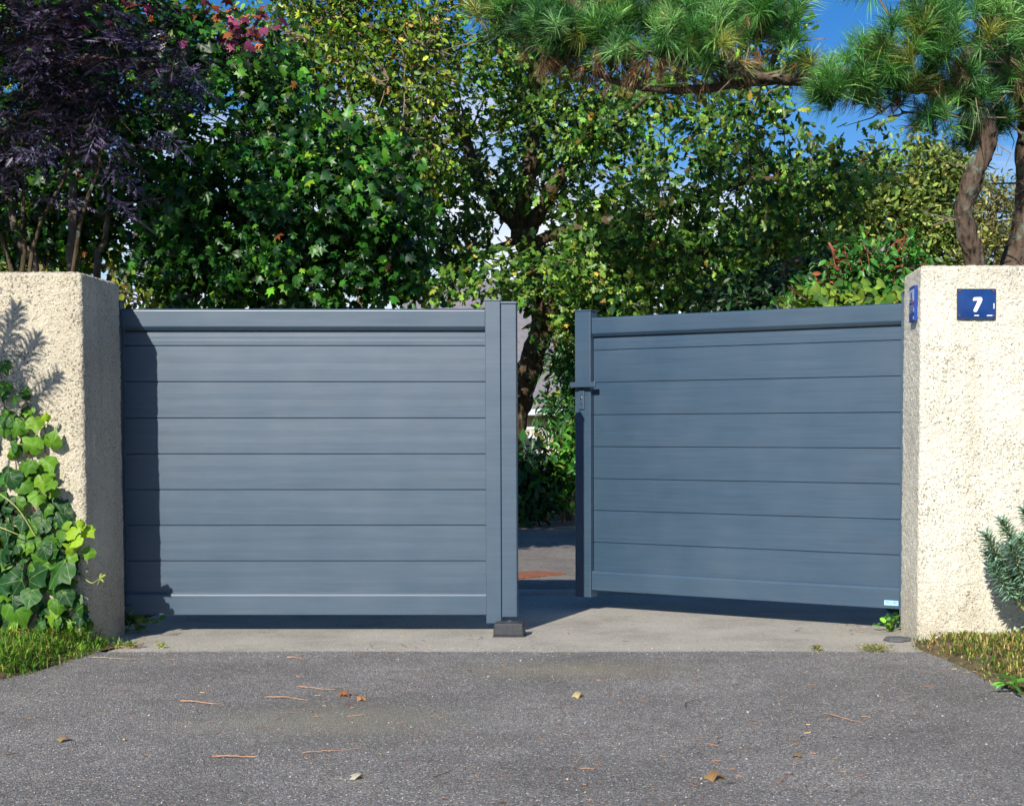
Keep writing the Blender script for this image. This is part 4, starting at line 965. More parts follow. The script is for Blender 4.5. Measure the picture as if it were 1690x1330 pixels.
pine('pine with twisted lichened trunk and long bough reaching left over the gate', (t1[0][0], 11.2),
     [(t1, 0.098, 0.055),
      ([P(1500, 142, 10.9), P(1400, 135, 10.9), P(1300, 132, 10.95), P(1200, 142, 11.0), P(1100, 150, 11.0), P(1000, 128, 11.0), P(900, 92, 11.0), P(830, 50, 11.1)], 0.050, 0.010),
      ([P(1330, 134, 10.95), P(1250, 125, 10.85), P(1170, 105, 10.8), P(1050, 82, 10.75), P(930, 50, 10.8)], 0.040, 0.012),
      ([P(1255, 135, 11), P(1280, 90, 11), P(1300, 40, 11), P(1290, -40, 11)], 0.030, 0.012), ([P(1570, 150, 10.9), P(1600, 100, 10.85), P(1640, 50, 10.9), P(1660, -40, 11)], 0.035, 0.015),
      ([P(1520, 144, 10.9), P(1470, 120, 10.7), P(1420, 100, 10.6)], 0.028, 0.010), ([P(1560, 148, 10.9), P(1530, 100, 10.75), P(1520, 50, 10.7)], 0.028, 0.010),
      ([P(1625, 200, 11), P(1560, 190, 10.9), P(1490, 185, 10.9)], 0.018, 0.007), ([P(1200, 142, 11), P(1150, 60, 10.9), P(1100, 20, 10.9)], 0.025, 0.010), ([P(1050, 140, 11), P(1000, 60, 10.9), P(960, 20, 10.9)], 0.02, 0.008),
      ([P(1600, 100, 10.85), P(1640, 0, 11.0), P(1600, -200, 11.2), P(1520, -420, 11.3), P(1480, -560, 11.3)], 0.08, 0.03), ([P(1560, -300, 11.25), P(1380, -380, 11.3), P(1150, -440, 11.3), P(900, -500, 11.3), P(700, -430, 11.3)], 0.05, 0.015)],
     [B(1300, 95, 10.85, 50, 30, .25, .8), B(1290, 20, 10.9, 60, 40, .3, .7), B(840, 25, 10.9, 70, 35, .35), B(930, 55, 10.8, 75, 40, .4), B(1040, 65, 10.75, 90, 40, .4), B(1160, 60, 10.75, 80, 45, .4), B(1080, 10, 11, 160, 40, .5), B(1230, 30, 10.9, 55, 45, .35), B(900, -40, 11.1, 160, 50, .5), B(1150, -70, 11.1, 200, 50, .6),
      B(1420, 110, 10.6, 75, 45, .35), B(1490, 85, 10.55, 80, 50, .35), B(1390, 145, 10.7, 55, 22, .25), B(1540, 40, 10.6, 60, 55, .35), B(1600, 40, 10.8, 70, 60, .4), B(1450, 165, 10.8, 60, 15, .25, .7),
      B(1540, 195, 10.9, 50, 25, .3, .8), B(1600, 150, 10.9, 40, 35, .3), B(1500, -60, 10.9, 160, 60, .5), B(1340, 165, 10.9, 20, 12, .15, .6), B(1200, 110, 10.9, 60, 12, .3, .5),
      B(700, -420, 11.3, 130, 60, .7), B(900, -560, 11.3, 150, 60, .8), B(1120, -430, 11.3, 150, 60, .8), B(1000, -300, 11.3, 120, 40, .6), B(1330, -560, 11.3, 160, 70, .8), B(1550, -420, 11.3, 160, 80, .8), B(1380, -300, 11.2, 100, 40, .6), B(820, -250, 11.2, 90, 35, .5)],
     1700, [B(1000, 105, 10.95, 130, 28, .3), B(1150, 115, 10.95, 120, 25, .3), B(1240, 60, 11, 50, 55, .3), B(1450, 165, 10.85, 70, 18, .25), B(900, 85, 11, 60, 18, .25), B(1560, 130, 10.9, 50, 40, .3), B(1330, 120, 10.95, 40, 22, .2)], 190, 61, 300)
t2 = [bz(1672, 12.2), P(1670, 600, 12.2), P(1672, 450, 12.2), P(1688, 390, 12.2), P(1700, 320, 12.2), P(1696, 220, 12.2), P(1684, 120, 12.2), P(1672, 40, 12.2), P(1668, -60, 12.3)]
pine('dark second pine trunk at the right edge of the photo', (t2[0][0], 12.2),
     [(t2, 0.13, 0.08), ([P(1690, 190, 12.2), P(1650, 200, 12.1), P(1600, 220, 12)], 0.02, 0.006), ([P(1684, 130, 12.2), P(1640, 110, 12.1), P(1610, 90, 12)], 0.03, 0.01), ([P(1690, 140, 12.2), P(1740, 100, 12)], 0.03, 0.01)],
     [B(1670, 110, 12, 50, 70, .5), B(1700, 30, 12, 80, 70, .6), B(1640, 200, 12, 55, 40, .4), B(1740, 150, 12, 60, 80, .5), B(1600, 225, 12.0, 40, 22, .3, .7)], 200, [B(1660, 120, 12, 50, 60, .4)], 60, 62, 60)

# ------------------------------------------------------------------ neighbouring house and railing glimpsed through the opening
M_RENDER = plain('beige_render', (0.55, 0.43, 0.29), 0.9, 0.1, var=0.06, scale=3)
M_SLATE = plain('slate', (0.20, 0.185, 0.195), 0.6, 0.4, var=0.18, scale=9)
M_GUT = plain('zinc', (0.55, 0.58, 0.62), 0.4, 0.5)
M_PANE = plain('window_glass', (0.03, 0.04, 0.05), 0.08, 0.6)
hy = 34.0
hl, hr = P(650, 700, hy)[0], P(985, 700, hy)[0]; ze = P(870, 678, hy)[2]; zr = P(870, 475, hy + 4)[2]
hs = empty('house', ((hl + hr) / 2, hy, -0.03)); hb = np.array(hs.location); w = (hr - hl) / 2
tag(hs, 'beige neighbouring house with slate roof glimpsed through the gate opening', 'house')
MB().box((-w, 0, 0), (w, 8, ze + 0.03)).build('wall', M_RENDER, hs)
zr_ = zr + 0.03; ze_ = ze + 0.03
mb = MB(); mb.add([(-w - .3, -.4, ze_ - .1), (w + .3, -.4, ze_ - .1), (w + .3, 4, zr_), (-w - .3, 4, zr_), (-w - .3, 8.4, ze_ - .1), (w + .3, 8.4, ze_ - .1), (-w - .3, -.4, ze_ + .05), (w + .3, -.4, ze_ + .05), (w + .3, 4, zr_ + .15), (-w - .3, 4, zr_ + .15), (-w - .3, 8.4, ze_ + .05), (w + .3, 8.4, ze_ + .05)],
      [(6, 7, 8, 9), (9, 8, 11, 10), (0, 3, 2, 1), (3, 4, 5, 2), (0, 1, 7, 6), (4, 10, 11, 5), (0, 6, 9, 3), (3, 9, 10, 4), (1, 2, 8, 7), (2, 5, 11, 8)])
rf = mb.build('roof', M_SLATE, hs)
MB().box((-w - .3, -.55, ze_ - .12), (w + .3, -.38, ze_ + .03)).build('gutter', M_GUT, hs, 0.03)
MB().box((w * .2, 3.6, zr_ - .3), (w * .2 + .7, 4.4, zr_ + .9)).build('chimney', M_RENDER, rf)
for xo in (-1.6, 0.1, 1.5):
    wf = MB().box((xo, -.04, 0.35), (xo + .9, .02, 1.05)).build('window', M_GUT, hs); MB().box((xo + .06, -.06, 0.41), (xo + .84, -.042, 0.99)).build('pane', M_PANE, wf)
ry_ = 26.0
rl, rr_ = P(780, 720, ry_)[0], P(940, 720, ry_)[0]; zt_ = P(870, 706, ry_)[2]
rb = empty('railing', (rl, ry_, -0.03)); tag(rb, 'pale metal garden railing before the beige house in the gate opening', 'railing')
MB().box((0, -.02, zt_), (rr_ - rl, .02, zt_ + .05)).build('top_rail', M_GUT, rb)
MB().box((0, -.015, 0.15), (rr_ - rl, .015, 0.19)).build('bottom_rail', M_GUT, rb)
bar = MB().box((-.014, -.014, 0), (.014, .014, zt_)).mesh('baluster'); bar.materials.append(M_GUT)
for i in range(int((rr_ - rl) / 0.11)):
    link('baluster', bar, None, rb, (0.05 + i * 0.11, 0, 0))

# ------------------------------------------------------------------ ivy on the left pillar
rng = np.random.default_rng(101)
IV = variants(ivy_template(0.25, 1.0), 90, 3) + variants(ivy_template(0.4, 0.8), 91, 2) + variants(ivy_template(0.15, 1.15), 92, 2)
ib = P(40, 1060, 6.95); root = empty('ivy_plant', (ib[0], 6.95, 0.0)); base = np.array(root.location)
tag(root, 'ivy with large veined green leaves climbing the left pillar front', 'ivy')
ivp = [(0.070, 0.185, 0.016), (0.120, 0.270, 0.020), (0.034, 0.115, 0.020), (0.016, 0.066, 0.018), (0.28, 0.44, 0.025), (0.17, 0.32, 0.02)]
spec = []   # px, py, size px, palette, out metres
for px, py, s_, c in [(98, 942, 62, 2), (58, 950, 56, 3), (28, 1008, 62, 0), (84, 1008, 52, 5), (128, 1012, 58, 2), (50, 985, 42, 2), (110, 985, 34, 3), (70, 925, 40, 0), (20, 960, 50, 3), (8, 925, 40, 2), (95, 1000, 36, 0),
                      (118, 880, 30, 4), (132, 868, 22, 4), (145, 875, 28, 4), (126, 893, 30, 4), (118, 905, 30, 4), (108, 866, 22, 5), (146, 912, 26, 1), (133, 862, 16, 4), (100, 885, 30, 0),
                      (85, 728, 38, 1), (55, 735, 40, 1), (78, 765, 36, 1), (80, 785, 26, 1), (76, 690, 18, 4), (58, 698, 34, 5), (45, 680, 20, 1), (30, 705, 38, 0), (25, 655, 40, 2), (8, 605, 30, 2), (5, 640, 36, 0), (70, 795, 34, 5), (82, 800, 30, 1),
                      (48, 770, 34, 0), (20, 740, 36, 2), (10, 690, 38, 2), (40, 800, 40, 0), (62, 820, 34, 1), (20, 790, 40, 3), (30, 830, 34, 0), (88, 812, 26, 1), (10, 830, 36, 3), (75, 840, 30, 0), (55, 865, 40, 1), (25, 885, 40, 0), (90, 860, 30, 1),
                      (35, 915, 50, 2), (10, 875, 36, 3), (60, 895, 42, 0), (80, 890, 30, 2)]:
    spec.append((px, py, s_, c, rng.uniform(0.03, 0.10)))
for i in range(105):
    py = rng.uniform(770, 1030); wmax = np.interp(py, [770, 860, 930, 1030], [85, 115, 125, 140]); px = rng.uniform(-90, wmax)
    spec.append((px, py, rng.uniform(22, 42), rng.choice([0, 2, 3, 3, 3]), rng.uniform(0.005, 0.04)))
for i in range(110):
    py = rng.uniform(845, 1035); px = rng.uniform(-30, np.interp(py, [845, 930, 1035], [90, 125, 140]))
    spec.append((px, py, rng.uniform(20, 40), rng.choice([0, 2, 2, 3, 3, 1]), rng.uniform(0.02, 0.09)))
for i in range(26):
    py = rng.uniform(640, 850); px = rng.uniform(0, np.interp(py, [640, 850], [50, 90]))
    spec.append((px, py, rng.uniform(16, 28), rng.choice([0, 2, 3, 1]), rng.uniform(0.01, 0.06)))
for i in range(45):
    py = rng.uniform(600, 1030); px = rng.uniform(-160, -5)
    spec.append((px, py, rng.uniform(26, 46), rng.choice([0, 1, 2, 3]), rng.uniform(0.02, 0.08)))
pos = []; al = []; no = []; sc = []; pi_ = []
for px, py, s_, c, o_ in spec:
    q = P(px, py, LP_F - o_); pos.append(q); sc.append(s_ * LP_F / F * 0.84); pi_.append(c)
    al.append((rng.normal(0, 0.55), rng.uniform(-0.5, -0.1), rng.choice([-1, -1, -1, 0.2]) + rng.normal(0, 0.3))); no.append((rng.normal(-0.1, 0.3), -1.0, rng.uniform(0.0, 0.8)))
pos = np.array(pos); sc = np.array(sc); Rm = frames(np.array(al), np.array(no)); pos = pos - Rm[:, :, 1] * sc[:, None] * 0.35
pos[:, 2] = np.maximum(pos[:, 2], 0.05)
foliage(root, IV, pos, Rm, sc, ivp, np.array(pi_), M_IVY, rng, 400, 'leaf', 'foliage', parent_parts_to_body=False)
M_VINE = plain('vine_stem', (0.16, 0.07, 0.08), 0.7, var=0.3)
vs = MB()
for path in [[(30, 1050), (40, 930), (60, 850), (75, 770), (74, 690)], [(20, 1050), (20, 900), (30, 780), (10, 690), (2, 590)], [(40, 1050), (80, 960), (120, 900), (140, 870)], [(0, 1050), (-40, 900), (-60, 700), (-40, 580)], [(60, 850), (48, 760), (46, 690), (47, 665)]]:
    limb(vs, [P(a, b, LP_F - 0.018) - base for a, b in path], 0.0045, 0.002, 5, 5, rng, 0.004)
vs.build('stem', M_VINE, root)
M_STRAW = plain('pale_stem', (0.42, 0.40, 0.13), 0.7, var=0.2)
st = MB(); limb(st, [P(0, 815, LP_F - .09) - base, P(30, 840, LP_F - .1) - base, P(58, 885, LP_F - .1) - base], 0.003, 0.002, 5, 5); limb(st, [P(-5, 868, LP_F - .1) - base, P(30, 882, LP_F - .11) - base], 0.003, 0.002, 5, 4)
limb(st, [P(140, 955, LP_F - .04) - base, P(152, 962, LP_F - .06) - base, P(163, 955, LP_F - .08) - base], 0.003, 0.0015, 5, 4); st.build('runner', M_STRAW, root)
V_, T_ = T_LANCE
for k in range(6):
    me = np_mesh('leaf', V_ * 0.035, T_, np.tile((0.34, 0.40, 0.06), (len(V_), 1))); o = link('leaf', me, M_LEAF, root, P(164, 954, LP_F - .08) - base); o.rotation_euler = (R(50 + 10 * k), R(60 * k), R(40 * k))

# ------------------------------------------------------------------ euphorbias
def shoot_template(rng, n=125, L=1.0):
    """bottle-brush shoot along +y: narrow leaves all round, upright near the tip"""
    V = []; T = []
    for i in range(n):
        t = (i + 0.5) / n; a = np.array((0, t * L, 0)); th = i * 2.399
        up = 0.15 + 0.75 * t ** 2 + rng.normal(0, 0.12)
        d = np.array((math.cos(th), up, math.sin(th))); d /= np.linalg.norm(d)
        ln = L * (0.42 - 0.14 * t) * rng.uniform(0.85, 1.12) * (1.0 if t > 0.1 else 0.7)
        tip = a + d * ln + np.array((0, -0.03, 0)); mid = a + d * ln * 0.55 + np.array((0, 0.015, 0))
        sd = np.cross(d, (0, 1.0, 0)); sd /= np.linalg.norm(sd); w = 0.032 * L; k = len(V)
        V += [a - sd * w * .35, a + sd * w * .35, mid - sd * w, mid + sd * w, tip]
        T += [(k, k + 1, k + 3), (k, k + 3, k + 2), (k + 2, k + 3, k + 4)]
    return np.array(V), np.array(T)
SH = [shoot_template(rng) for _ in range(4)]
M_EUPH = mat_leaf('euphorbia_leaf', 0.5, 0.4, 0.15)
M_EST = plain('euphorbia_stem', (0.36, 0.27, 0.07), 0.7, var=0.3)
def euphorbia(label, foot, shoots, scale_px, group=None):
    root = empty('euphorbia_plant', tuple(foot)); base = np.array(root.location); tag(root, label, 'plant', group)
    stm = MB()
    me_c = {}
    for k, (b, tip, c) in enumerate(shoots):
        b, tip = np.array(b), np.array(tip); d = tip - b; L = np.linalg.norm(d)
        V, T = SH[k % 4]
        key = (k % 4, c)
        if key not in me_c:
            me = np_mesh('shoot', V, T, np.tile([(0.16, 0.29, 0.20), (0.21, 0.36, 0.24), (0.11, 0.22, 0.15)][c], (len(V), 1))); me.materials.append(M_EUPH); me_c[key] = me
        o = link('shoot', me_c[key], None, root, b - base); o.rotation_mode = 'QUATERNION'
        o.rotation_quaternion = Vector(d).to_track_quat('Y', 'Z'); o.scale = (L, L, L)
        limb(stm, [np.array((0, 0, -0.02)), (b - base) * 0.4 + np.array((0.0, 0, 0.02)), b - base, tip - base], 0.008, 0.003, 6, 5)
    stm.build('stem', M_EST, root)
    return root
foot = np.array((P(1745, 1010, 6.80)[0], 6.85, 0.0)); yy = 6.84
def E(x0, y0, x1, y1, c, dy=0.0, tilt=0.04): return (P(x0, y0, yy + dy), P(x1, y1, yy + dy - tilt), c)
euphorbia('blue-green euphorbia with bottle-brush shoots in front of the right pillar', foot,
          [E(1660, 942, 1628, 884, 0), E(1682, 915, 1655, 860, 1, .04), E(1672, 985, 1640, 935, 0, .0), E(1715, 950, 1684, 890, 1, -.02), E(1715, 890, 1690, 842, 2, .05), E(1700, 1000, 1670, 945, 2, .03), E(1740, 930, 1722, 860, 0, .02), E(1760, 990, 1738, 910, 1), E(1780, 900, 1770, 830, 2), E(1715, 1000, 1690, 968, 1, -.05), E(1690, 955, 1668, 900, 0, -.06), E(1675, 960, 1632, 915, 2, .05), E(1730, 1010, 1700, 930, 0, .06)], 0)
# the one outside the frame on the left, whose shadow falls on the left pillar
Ld = np.array((math.tan(SUN_AZ), 1.0, -math.tan(SUN_EL) / math.cos(SUN_AZ)))
def S(px, py, L): return P(px, py, LP_F) - Ld * L
sh = [(S(0, 600, .95), S(28, 512, .95), 0), (S(15, 640, .95), S(60, 560, .96), 1), (S(35, 680, .96), S(96, 622, .97), 2), (S(-30, 620, .95), S(-15, 520, .95), 0), (S(-60, 680, .97), S(-50, 580, .97), 1), (S(10, 690, 1.0), S(40, 640, 1.0), 1), (S(-20, 700, .95), S(5, 600, .95), 2)]
ft = S(-60, 700, 1.0); foot = np.array((ft[0] - 0.1, ft[1], 0.0))
euphorbia('tall euphorbia standing left of the picture, seen by its shadow on the left pillar', foot, sh, 0)

# ------------------------------------------------------------------ verges, grass, weeds, litter
def mat_verge():
    m = Mt('verge_soil'); v = m.coord('Object'); n = m.noise(v, 14, 5, 0.65); f = m.noise(v, 120, 3, 0.7)
    c = m.ramp(n, [(0.35, (0.10, 0.078, 0.045)), (0.55, (0.19, 0.15, 0.085)), (0.75, (0.27, 0.22, 0.125))])
    c = m.mix(1.0, c, m.ramp(f, [(0.3, 0.5), (0.7, 1.5)]), 'MULTIPLY')
    return m.done(m.bsdf(c, 0.95, 0.1, m.bump(f, 1.0, 0.012)))
M_VERGE = mat_verge()
from mathutils.geometry import tessellate_polygon
def in_poly(p, poly):
    x, y = p[:, 0], p[:, 1]; ins = np.zeros(len(p), bool); n = len(poly)
    for i in range(n):
        x0, y0 = poly[i]; x1, y1 = poly[(i + 1) % n]
        c = ((y0 > y) != (y1 > y)) & (x < (x1 - x0) * (y - y0) / (y1 - y0 + 1e-12) + x0); ins ^= c
    return ins
def edge_dist(p, line):
    d = np.full(len(p), 1e9)
    for a, b in zip(line[:-1], line[1:]):
        a, b = np.array(a), np.array(b); t = np.clip(((p - a) @ (b - a)) / ((b - a) @ (b - a)), 0, 1)
        d = np.minimum(d, np.linalg.norm(p - (a + t[:, None] * (b - a)), axis=1))
    return d
def verge(name, poly, line, seed):
    poly = [tuple(q) for q in poly]; arr = np.array(poly); lo, hi = arr.min(0), arr.max(0); s = 0.03
    xs = np.arange(lo[0] - s, hi[0] + s, s); ys = np.arange(lo[1] - s, hi[1] + s, s)
    Xg, Yg = np.meshgrid(xs, ys, indexing='ij'); p = np.column_stack([Xg.ravel(), Yg.ravel()])
    ins = in_poly(p, poly); d = edge_dist(p, line)
    p3 = np.column_stack([p, np.zeros(len(p))])
    h = np.where(ins, np.minimum(d * 0.22, 0.045) + (vnoise(p3, 18, seed) - 0.4) * 0.014, -0.02 - 0.2 * np.minimum(d, .05))
    V = np.column_stack([p, h]); nx, ny = len(xs), len(ys); idx = np.arange(nx * ny).reshape(nx, ny)
    a, b, c, e = idx[:-1, :-1].ravel(), idx[1:, :-1].ravel(), idx[1:, 1:].ravel(), idx[:-1, 1:].ravel()
    keep = (ins[a] | ins[b] | ins[c] | ins[e])
    T = np.concatenate([np.stack([a, b, c], 1)[keep], np.stack([a, c, e], 1)[keep]])
    o = link(name, np_mesh(name, V, T, smooth=True), M_VERGE); o['kind'] = 'structure'
    return poly, line
VSP = 0.02
vl_poly = [tuple(q) for q in vl] + [(-4.6, 5.9), (-4.6, 7.08), (-2.66, 7.08)]
vr_poly = [tuple(q) for q in vr] + [(3.2, 5.75), (3.2, 7.13), (1.36, 7.13)]
verge('verge', vl_poly, [tuple(q) for q in vl] + [(-4.6, 5.9)], 5)
verge('verge', vr_poly, [tuple(q) for q in vr] + [(3.2, 5.75)], 6)
def grass(name, label, poly, line, n, hmin, hmax, pal, pw, seed, dens):
    rng = np.random.default_rng(seed); arr = np.array(poly); lo, hi = arr.min(0), arr.max(0)
    p = rng.uniform(lo, hi, (n * 4, 2)); p = p[in_poly(p, poly)]; p = p + rng.normal(0, 0.022, p.shape)
    d = edge_dist(p, line); keep = rng.uniform(size=len(p)) < dens(p, d); p = p[keep][:n]; d = d[keep][:n]; m = len(p)
    p3 = np.column_stack([p, np.zeros(m)])
    z = np.minimum(d * 0.22, 0.045) - 0.005
    cl = vnoise(p3, 7, seed)
    h = rng.uniform(hmin, hmax, m) * (0.5 + cl) * np.clip(0.45 + d * 5, 0, 1)
    a = rng.uniform(0, 2 * math.pi, m); lean = rng.uniform(0.1, 1.7, m) * h
    w = rng.uniform(0.0018, 0.0042, m); sx_, sy_ = np.cos(a + 1.57) * w, np.sin(a + 1.57) * w; dx, dy = np.cos(a) * lean, np.sin(a) * lean
    V = np.zeros((m, 5, 3))
    V[:, 0] = np.column_stack([p[:, 0] - sx_, p[:, 1] - sy_, z]); V[:, 1] = np.column_stack([p[:, 0] + sx_, p[:, 1] + sy_, z])
    V[:, 2] = np.column_stack([p[:, 0] - sx_ * .8 + dx * .35, p[:, 1] - sy_ * .8 + dy * .35, z + h * .6]); V[:, 3] = np.column_stack([p[:, 0] + sx_ * .8 + dx * .35, p[:, 1] + sy_ * .8 + dy * .35, z + h * .6])
    V[:, 4] = np.column_stack([p[:, 0] + dx, p[:, 1] + dy, z + h * (1 - 0.42 * lean / h)])
    T = (np.array([(0, 1, 3), (0, 3, 2), (2, 3, 4)])[None] + (np.arange(m) * 5)[:, None, None]).reshape(-1, 3)
    pal = np.array(pal); col = pal[rng.choice(len(pal), m, p=np.array(pw) / sum(pw))]
    o = link(name, np_mesh(name, V.reshape(-1, 3), T, np.repeat(col, 5, 0)), M_LEAF)
    return tag(o, label, 'grass', kind='stuff')
GP = [(0.10, 0.24, 0.025), (0.15, 0.30, 0.03), (0.30, 0.30, 0.06), (0.42, 0.34, 0.14), (0.06, 0.15, 0.025), (0.26, 0.15, 0.07)]
vle = [tuple(q) for q in vl] + [(-4.6, 5.9)]; vre = [tuple(q) for q in vr] + [(3.2, 5.75)]
grass('grass', 'bright green grass and weeds at the foot of the left pillar', vl_poly, vle, 22000, 0.03, 0.10, GP, [.34, .28, .12, .06, .16, .04], 3, lambda p, d: np.clip(0.45 + d * 3, 0, 1))
grass('grass', 'dry brownish grass with green tufts at the foot of the right pillar', vr_poly, vre, 24000, 0.012, 0.055, GP, [.18, .10, .15, .27, .10, .20], 4, lambda p, d: np.clip(0.25 + d * 2.5, 0, 1) * np.clip((vnoise(np.column_stack([p, np.zeros(len(p))]), 9, 3) - 0.2) * 3, 0.5, 1))

def weed(name, label, cat, at, n, r, hgt, size, pal, tm, seed, mat=None, group=None):
    rng = np.random.default_rng(seed); root = empty(name, tuple(at)); base = np.array(at); tag(root, label, cat, group)
    pos = base + np.column_stack([rng.normal(0, r, n), rng.normal(0, r * .7, n), rng.uniform(0.006, hgt, n)])
    al = np.column_stack([rng.normal(0, 1, n), rng.normal(-.2, 1, n), rng.uniform(-0.2, .7, n)]); no = np.column_stack([rng.normal(0, .4, n), rng.normal(-.5, .4, n), np.ones(n)])
    foliage(root, tm, pos, frames(al, no), rng.uniform(size * .6, size * 1.2, n), pal, rng.integers(0, len(pal), n), mat or M_LEAF, rng, 0, 'leaf', 'foliage')
    sm = MB()
    for q in pos[:: max(1, n // 14)]: limb(sm, [np.array((0, 0, -0.01)), (q - base) * 0.5 + np.array((0, 0, .004)), q - base], 0.002, 0.001, 4, 3)
    sm.build('stem', M_STRAW, root); return root
weed('weed', 'bright green weed at the inner foot of the right pillar', 'weed', G(1470, 1040), 42, 0.035, 0.09, 0.034, [(0.10, 0.30, 0.03), (0.16, 0.36, 0.04), (0.07, 0.2, 0.03)], [T_OVAL, T_ROUND], 1)
weed('moss_clump', 'long olive-yellow moss clump on the asphalt joint near the right pillar', 'moss', G(1444, 1074), 420, 0.042, 0.028, 0.014, [(0.20, 0.20, 0.035), (0.28, 0.25, 0.05), (0.13, 0.15, 0.03)], [T_LANCE], 2)
weed('moss_clump', 'small olive moss tuft on the asphalt joint below the ajar leaf', 'moss', G(1348, 1073), 140, 0.014, 0.022, 0.013, [(0.20, 0.20, 0.035), (0.28, 0.25, 0.05), (0.13, 0.15, 0.03)], [T_LANCE], 3)
weed('ivy_sprig', 'dark ivy sprig in shade under the hinge end of the closed leaf', 'ivy', G(226, 1040), 46, 0.05, 0.13, 0.055, [(0.03, 0.11, 0.025), (0.05, 0.17, 0.03), (0.09, 0.24, 0.03)], [IV[0], IV[1]], 4, M_IVY)
weed('weed', 'tiny green weed on the concrete edge near the left pillar', 'weed', G(268, 1068), 30, 0.02, 0.02, 0.016, [(0.16, 0.30, 0.03), (0.22, 0.33, 0.05)], [T_OVAL], 5)
weed('weed', 'small weeds where the left pillar meets the concrete', 'weed', G(212, 1068), 60, 0.035, 0.03, 0.020, [(0.12, 0.26, 0.03), (0.2, 0.28, 0.05), (0.25, 0.14, 0.06)], [T_OVAL], 6)
weed('dandelion', 'rosette of broad green leaves at the right edge of the verge', 'weed', G(1672, 1132, 0.03), 18, 0.035, 0.02, 0.07, [(0.08, 0.26, 0.03), (0.12, 0.30, 0.04)], [T_LANCE], 7)
# dark tar lump on the concrete by the right pillar
tp = G(1481, 1056); mb = MB(); ring = []
for k in range(18):
    a = 2 * math.pi * k / 18; rr = 1 + 0.12 * math.sin(3 * a + 1) + rng.normal(0, 0.05); ring.append((0.075 * rr * math.cos(a), 0.055 * rr * math.sin(a)))
n = len(ring); mb.add([(x, y, 0) for x, y in ring] + [(x * .88, y * .88, 0.012) for x, y in ring] + [(x * .4, y * .4, 0.018) for x, y in ring],
       [tuple(range(2 * n, 3 * n))] + [(i, (i + 1) % n, (i + 1) % n + n, i + n) for i in range(n)] + [(i + n, (i + 1) % n + n, (i + 1) % n + 2 * n, i + 2 * n) for i in range(n)])
tag(mb.build('tar_lump', plain('tar', (0.10, 0.105, 0.115), 0.85, 0.2, var=0.4, scale=120), None, smooth=True, loc=tp), 'dark flat tar lump on the concrete by the right pillar', 'tar lump')

# fallen twigs and leaves on the asphalt
M_PN = plain('dry_pine_needle', (0.46, 0.25, 0.14), 0.8, 0.2, var=0.35)
M_PN2 = plain('dark_dry_twig', (0.13, 0.075, 0.05), 0.85, 0.2, var=0.3)
M_ST = plain('dry_straw', (0.48, 0.40, 0.20), 0.8, 0.2, var=0.2)
for (x0, y0, x1, y1, rad, m_, lab) in [
    (298, 1156, 361, 1161, .0055, M_PN, 'short straight orange twig on the left of the asphalt'),
    (350, 1248, 422, 1248, .0060, M_PN, 'thick pale orange twig nearest the viewer on the asphalt'),
    (437, 1150, 508, 1155, .0045, M_PN, 'curved orange bark strip below the closed leaf'),
    (492, 1132, 554, 1137, .0040, M_PN, 'slim pinkish twig lying just below the threshold'),
    (500, 1241, 592, 1234, .0030, M_PN, 'long thin twig on the mossy asphalt patch'),
    (1360, 1176, 1424, 1192, .0035, M_PN, 'thin slanting orange twig below the right leaf'),
    (1131, 1166, 1153, 1152, .0045, M_PN2, 'curled dark brown twig right of the middle'),
    (474, 1084, 500, 1087, .0055, M_PN, 'small reddish chip of bark near the threshold'),
    (148, 1084, 224, 1087, .0022, M_ST, 'thin yellow straw at the edge of the left verge'),
    (716, 1282, 744, 1270, .0032, M_PN2, 'short dark twig low in the middle'),
    (958, 1268, 982, 1267, .0038, M_PN, 'short yellowish twig low right of the middle'),
    (1305, 1230, 1322, 1226, .0035, M_PN, 'tiny orange twig below the right leaf'),
    (640, 1076, 662, 1078, .003, M_PN2, 'tiny dark twig on the asphalt joint')]:
    a, b = G(x0, y0, .006), G(x1, y1, .006); c = (a + b) / 2; t = MB(); sd = np.array((b[1] - a[1], a[0] - b[0], 0)) * rng.uniform(-0.12, .12)
    limb(t, [a - c, (a - c) * .3 + sd + (0, 0, .003), (b - c) * .4 + sd * .6, b - c], rad * .5, rad * .22, 6, 6, rng, 0.0006)
    tag(t.build('fallen_twig', m_, None, loc=c), lab, 'twig', 'twigs fallen on the asphalt')
for (x, y, s_, col, lab) in [(576, 1145, .06, (0.50, 0.22, 0.10), 'crumpled orange leaf below the closed leaf'), (955, 1146, .055, (0.52, 0.42, 0.22), 'pale yellowish dead leaf right of the middle'), (1182, 1279, .07, (0.40, 0.25, 0.11), 'brown dead leaf low right of the middle'),
                             (592, 1283, .05, (0.55, 0.52, 0.42), 'whitish dead leaf low on the asphalt'), (590, 1152, .045, (0.46, 0.24, 0.12), 'small orange leaf scrap beside the crumpled leaf'), (110, 1218, .05, (0.34, 0.24, 0.12), 'brown leaf scrap at the left edge of the asphalt'), (1310, 1247, .04, (0.42, 0.26, 0.12), 'tan leaf scrap below the ajar leaf')]:
    V_, T_ = T_STAR; V_ = V_.copy(); V_[:, 2] += 0.16 * np.sin(V_[:, 0] * 7 + V_[:, 1] * 5) + 0.12; V_[:, 1] *= 0.8
    o = link('fallen_leaf', np_mesh('fallen_leaf', V_ * s_, T_, np.tile(col, (len(V_), 1))), M_LEAF, None, G(x, y, 0.008)); o.rotation_euler = (0, 0, rng.uniform(0, 6.28))
    tag(o, lab, 'leaf', 'leaves fallen on the asphalt')
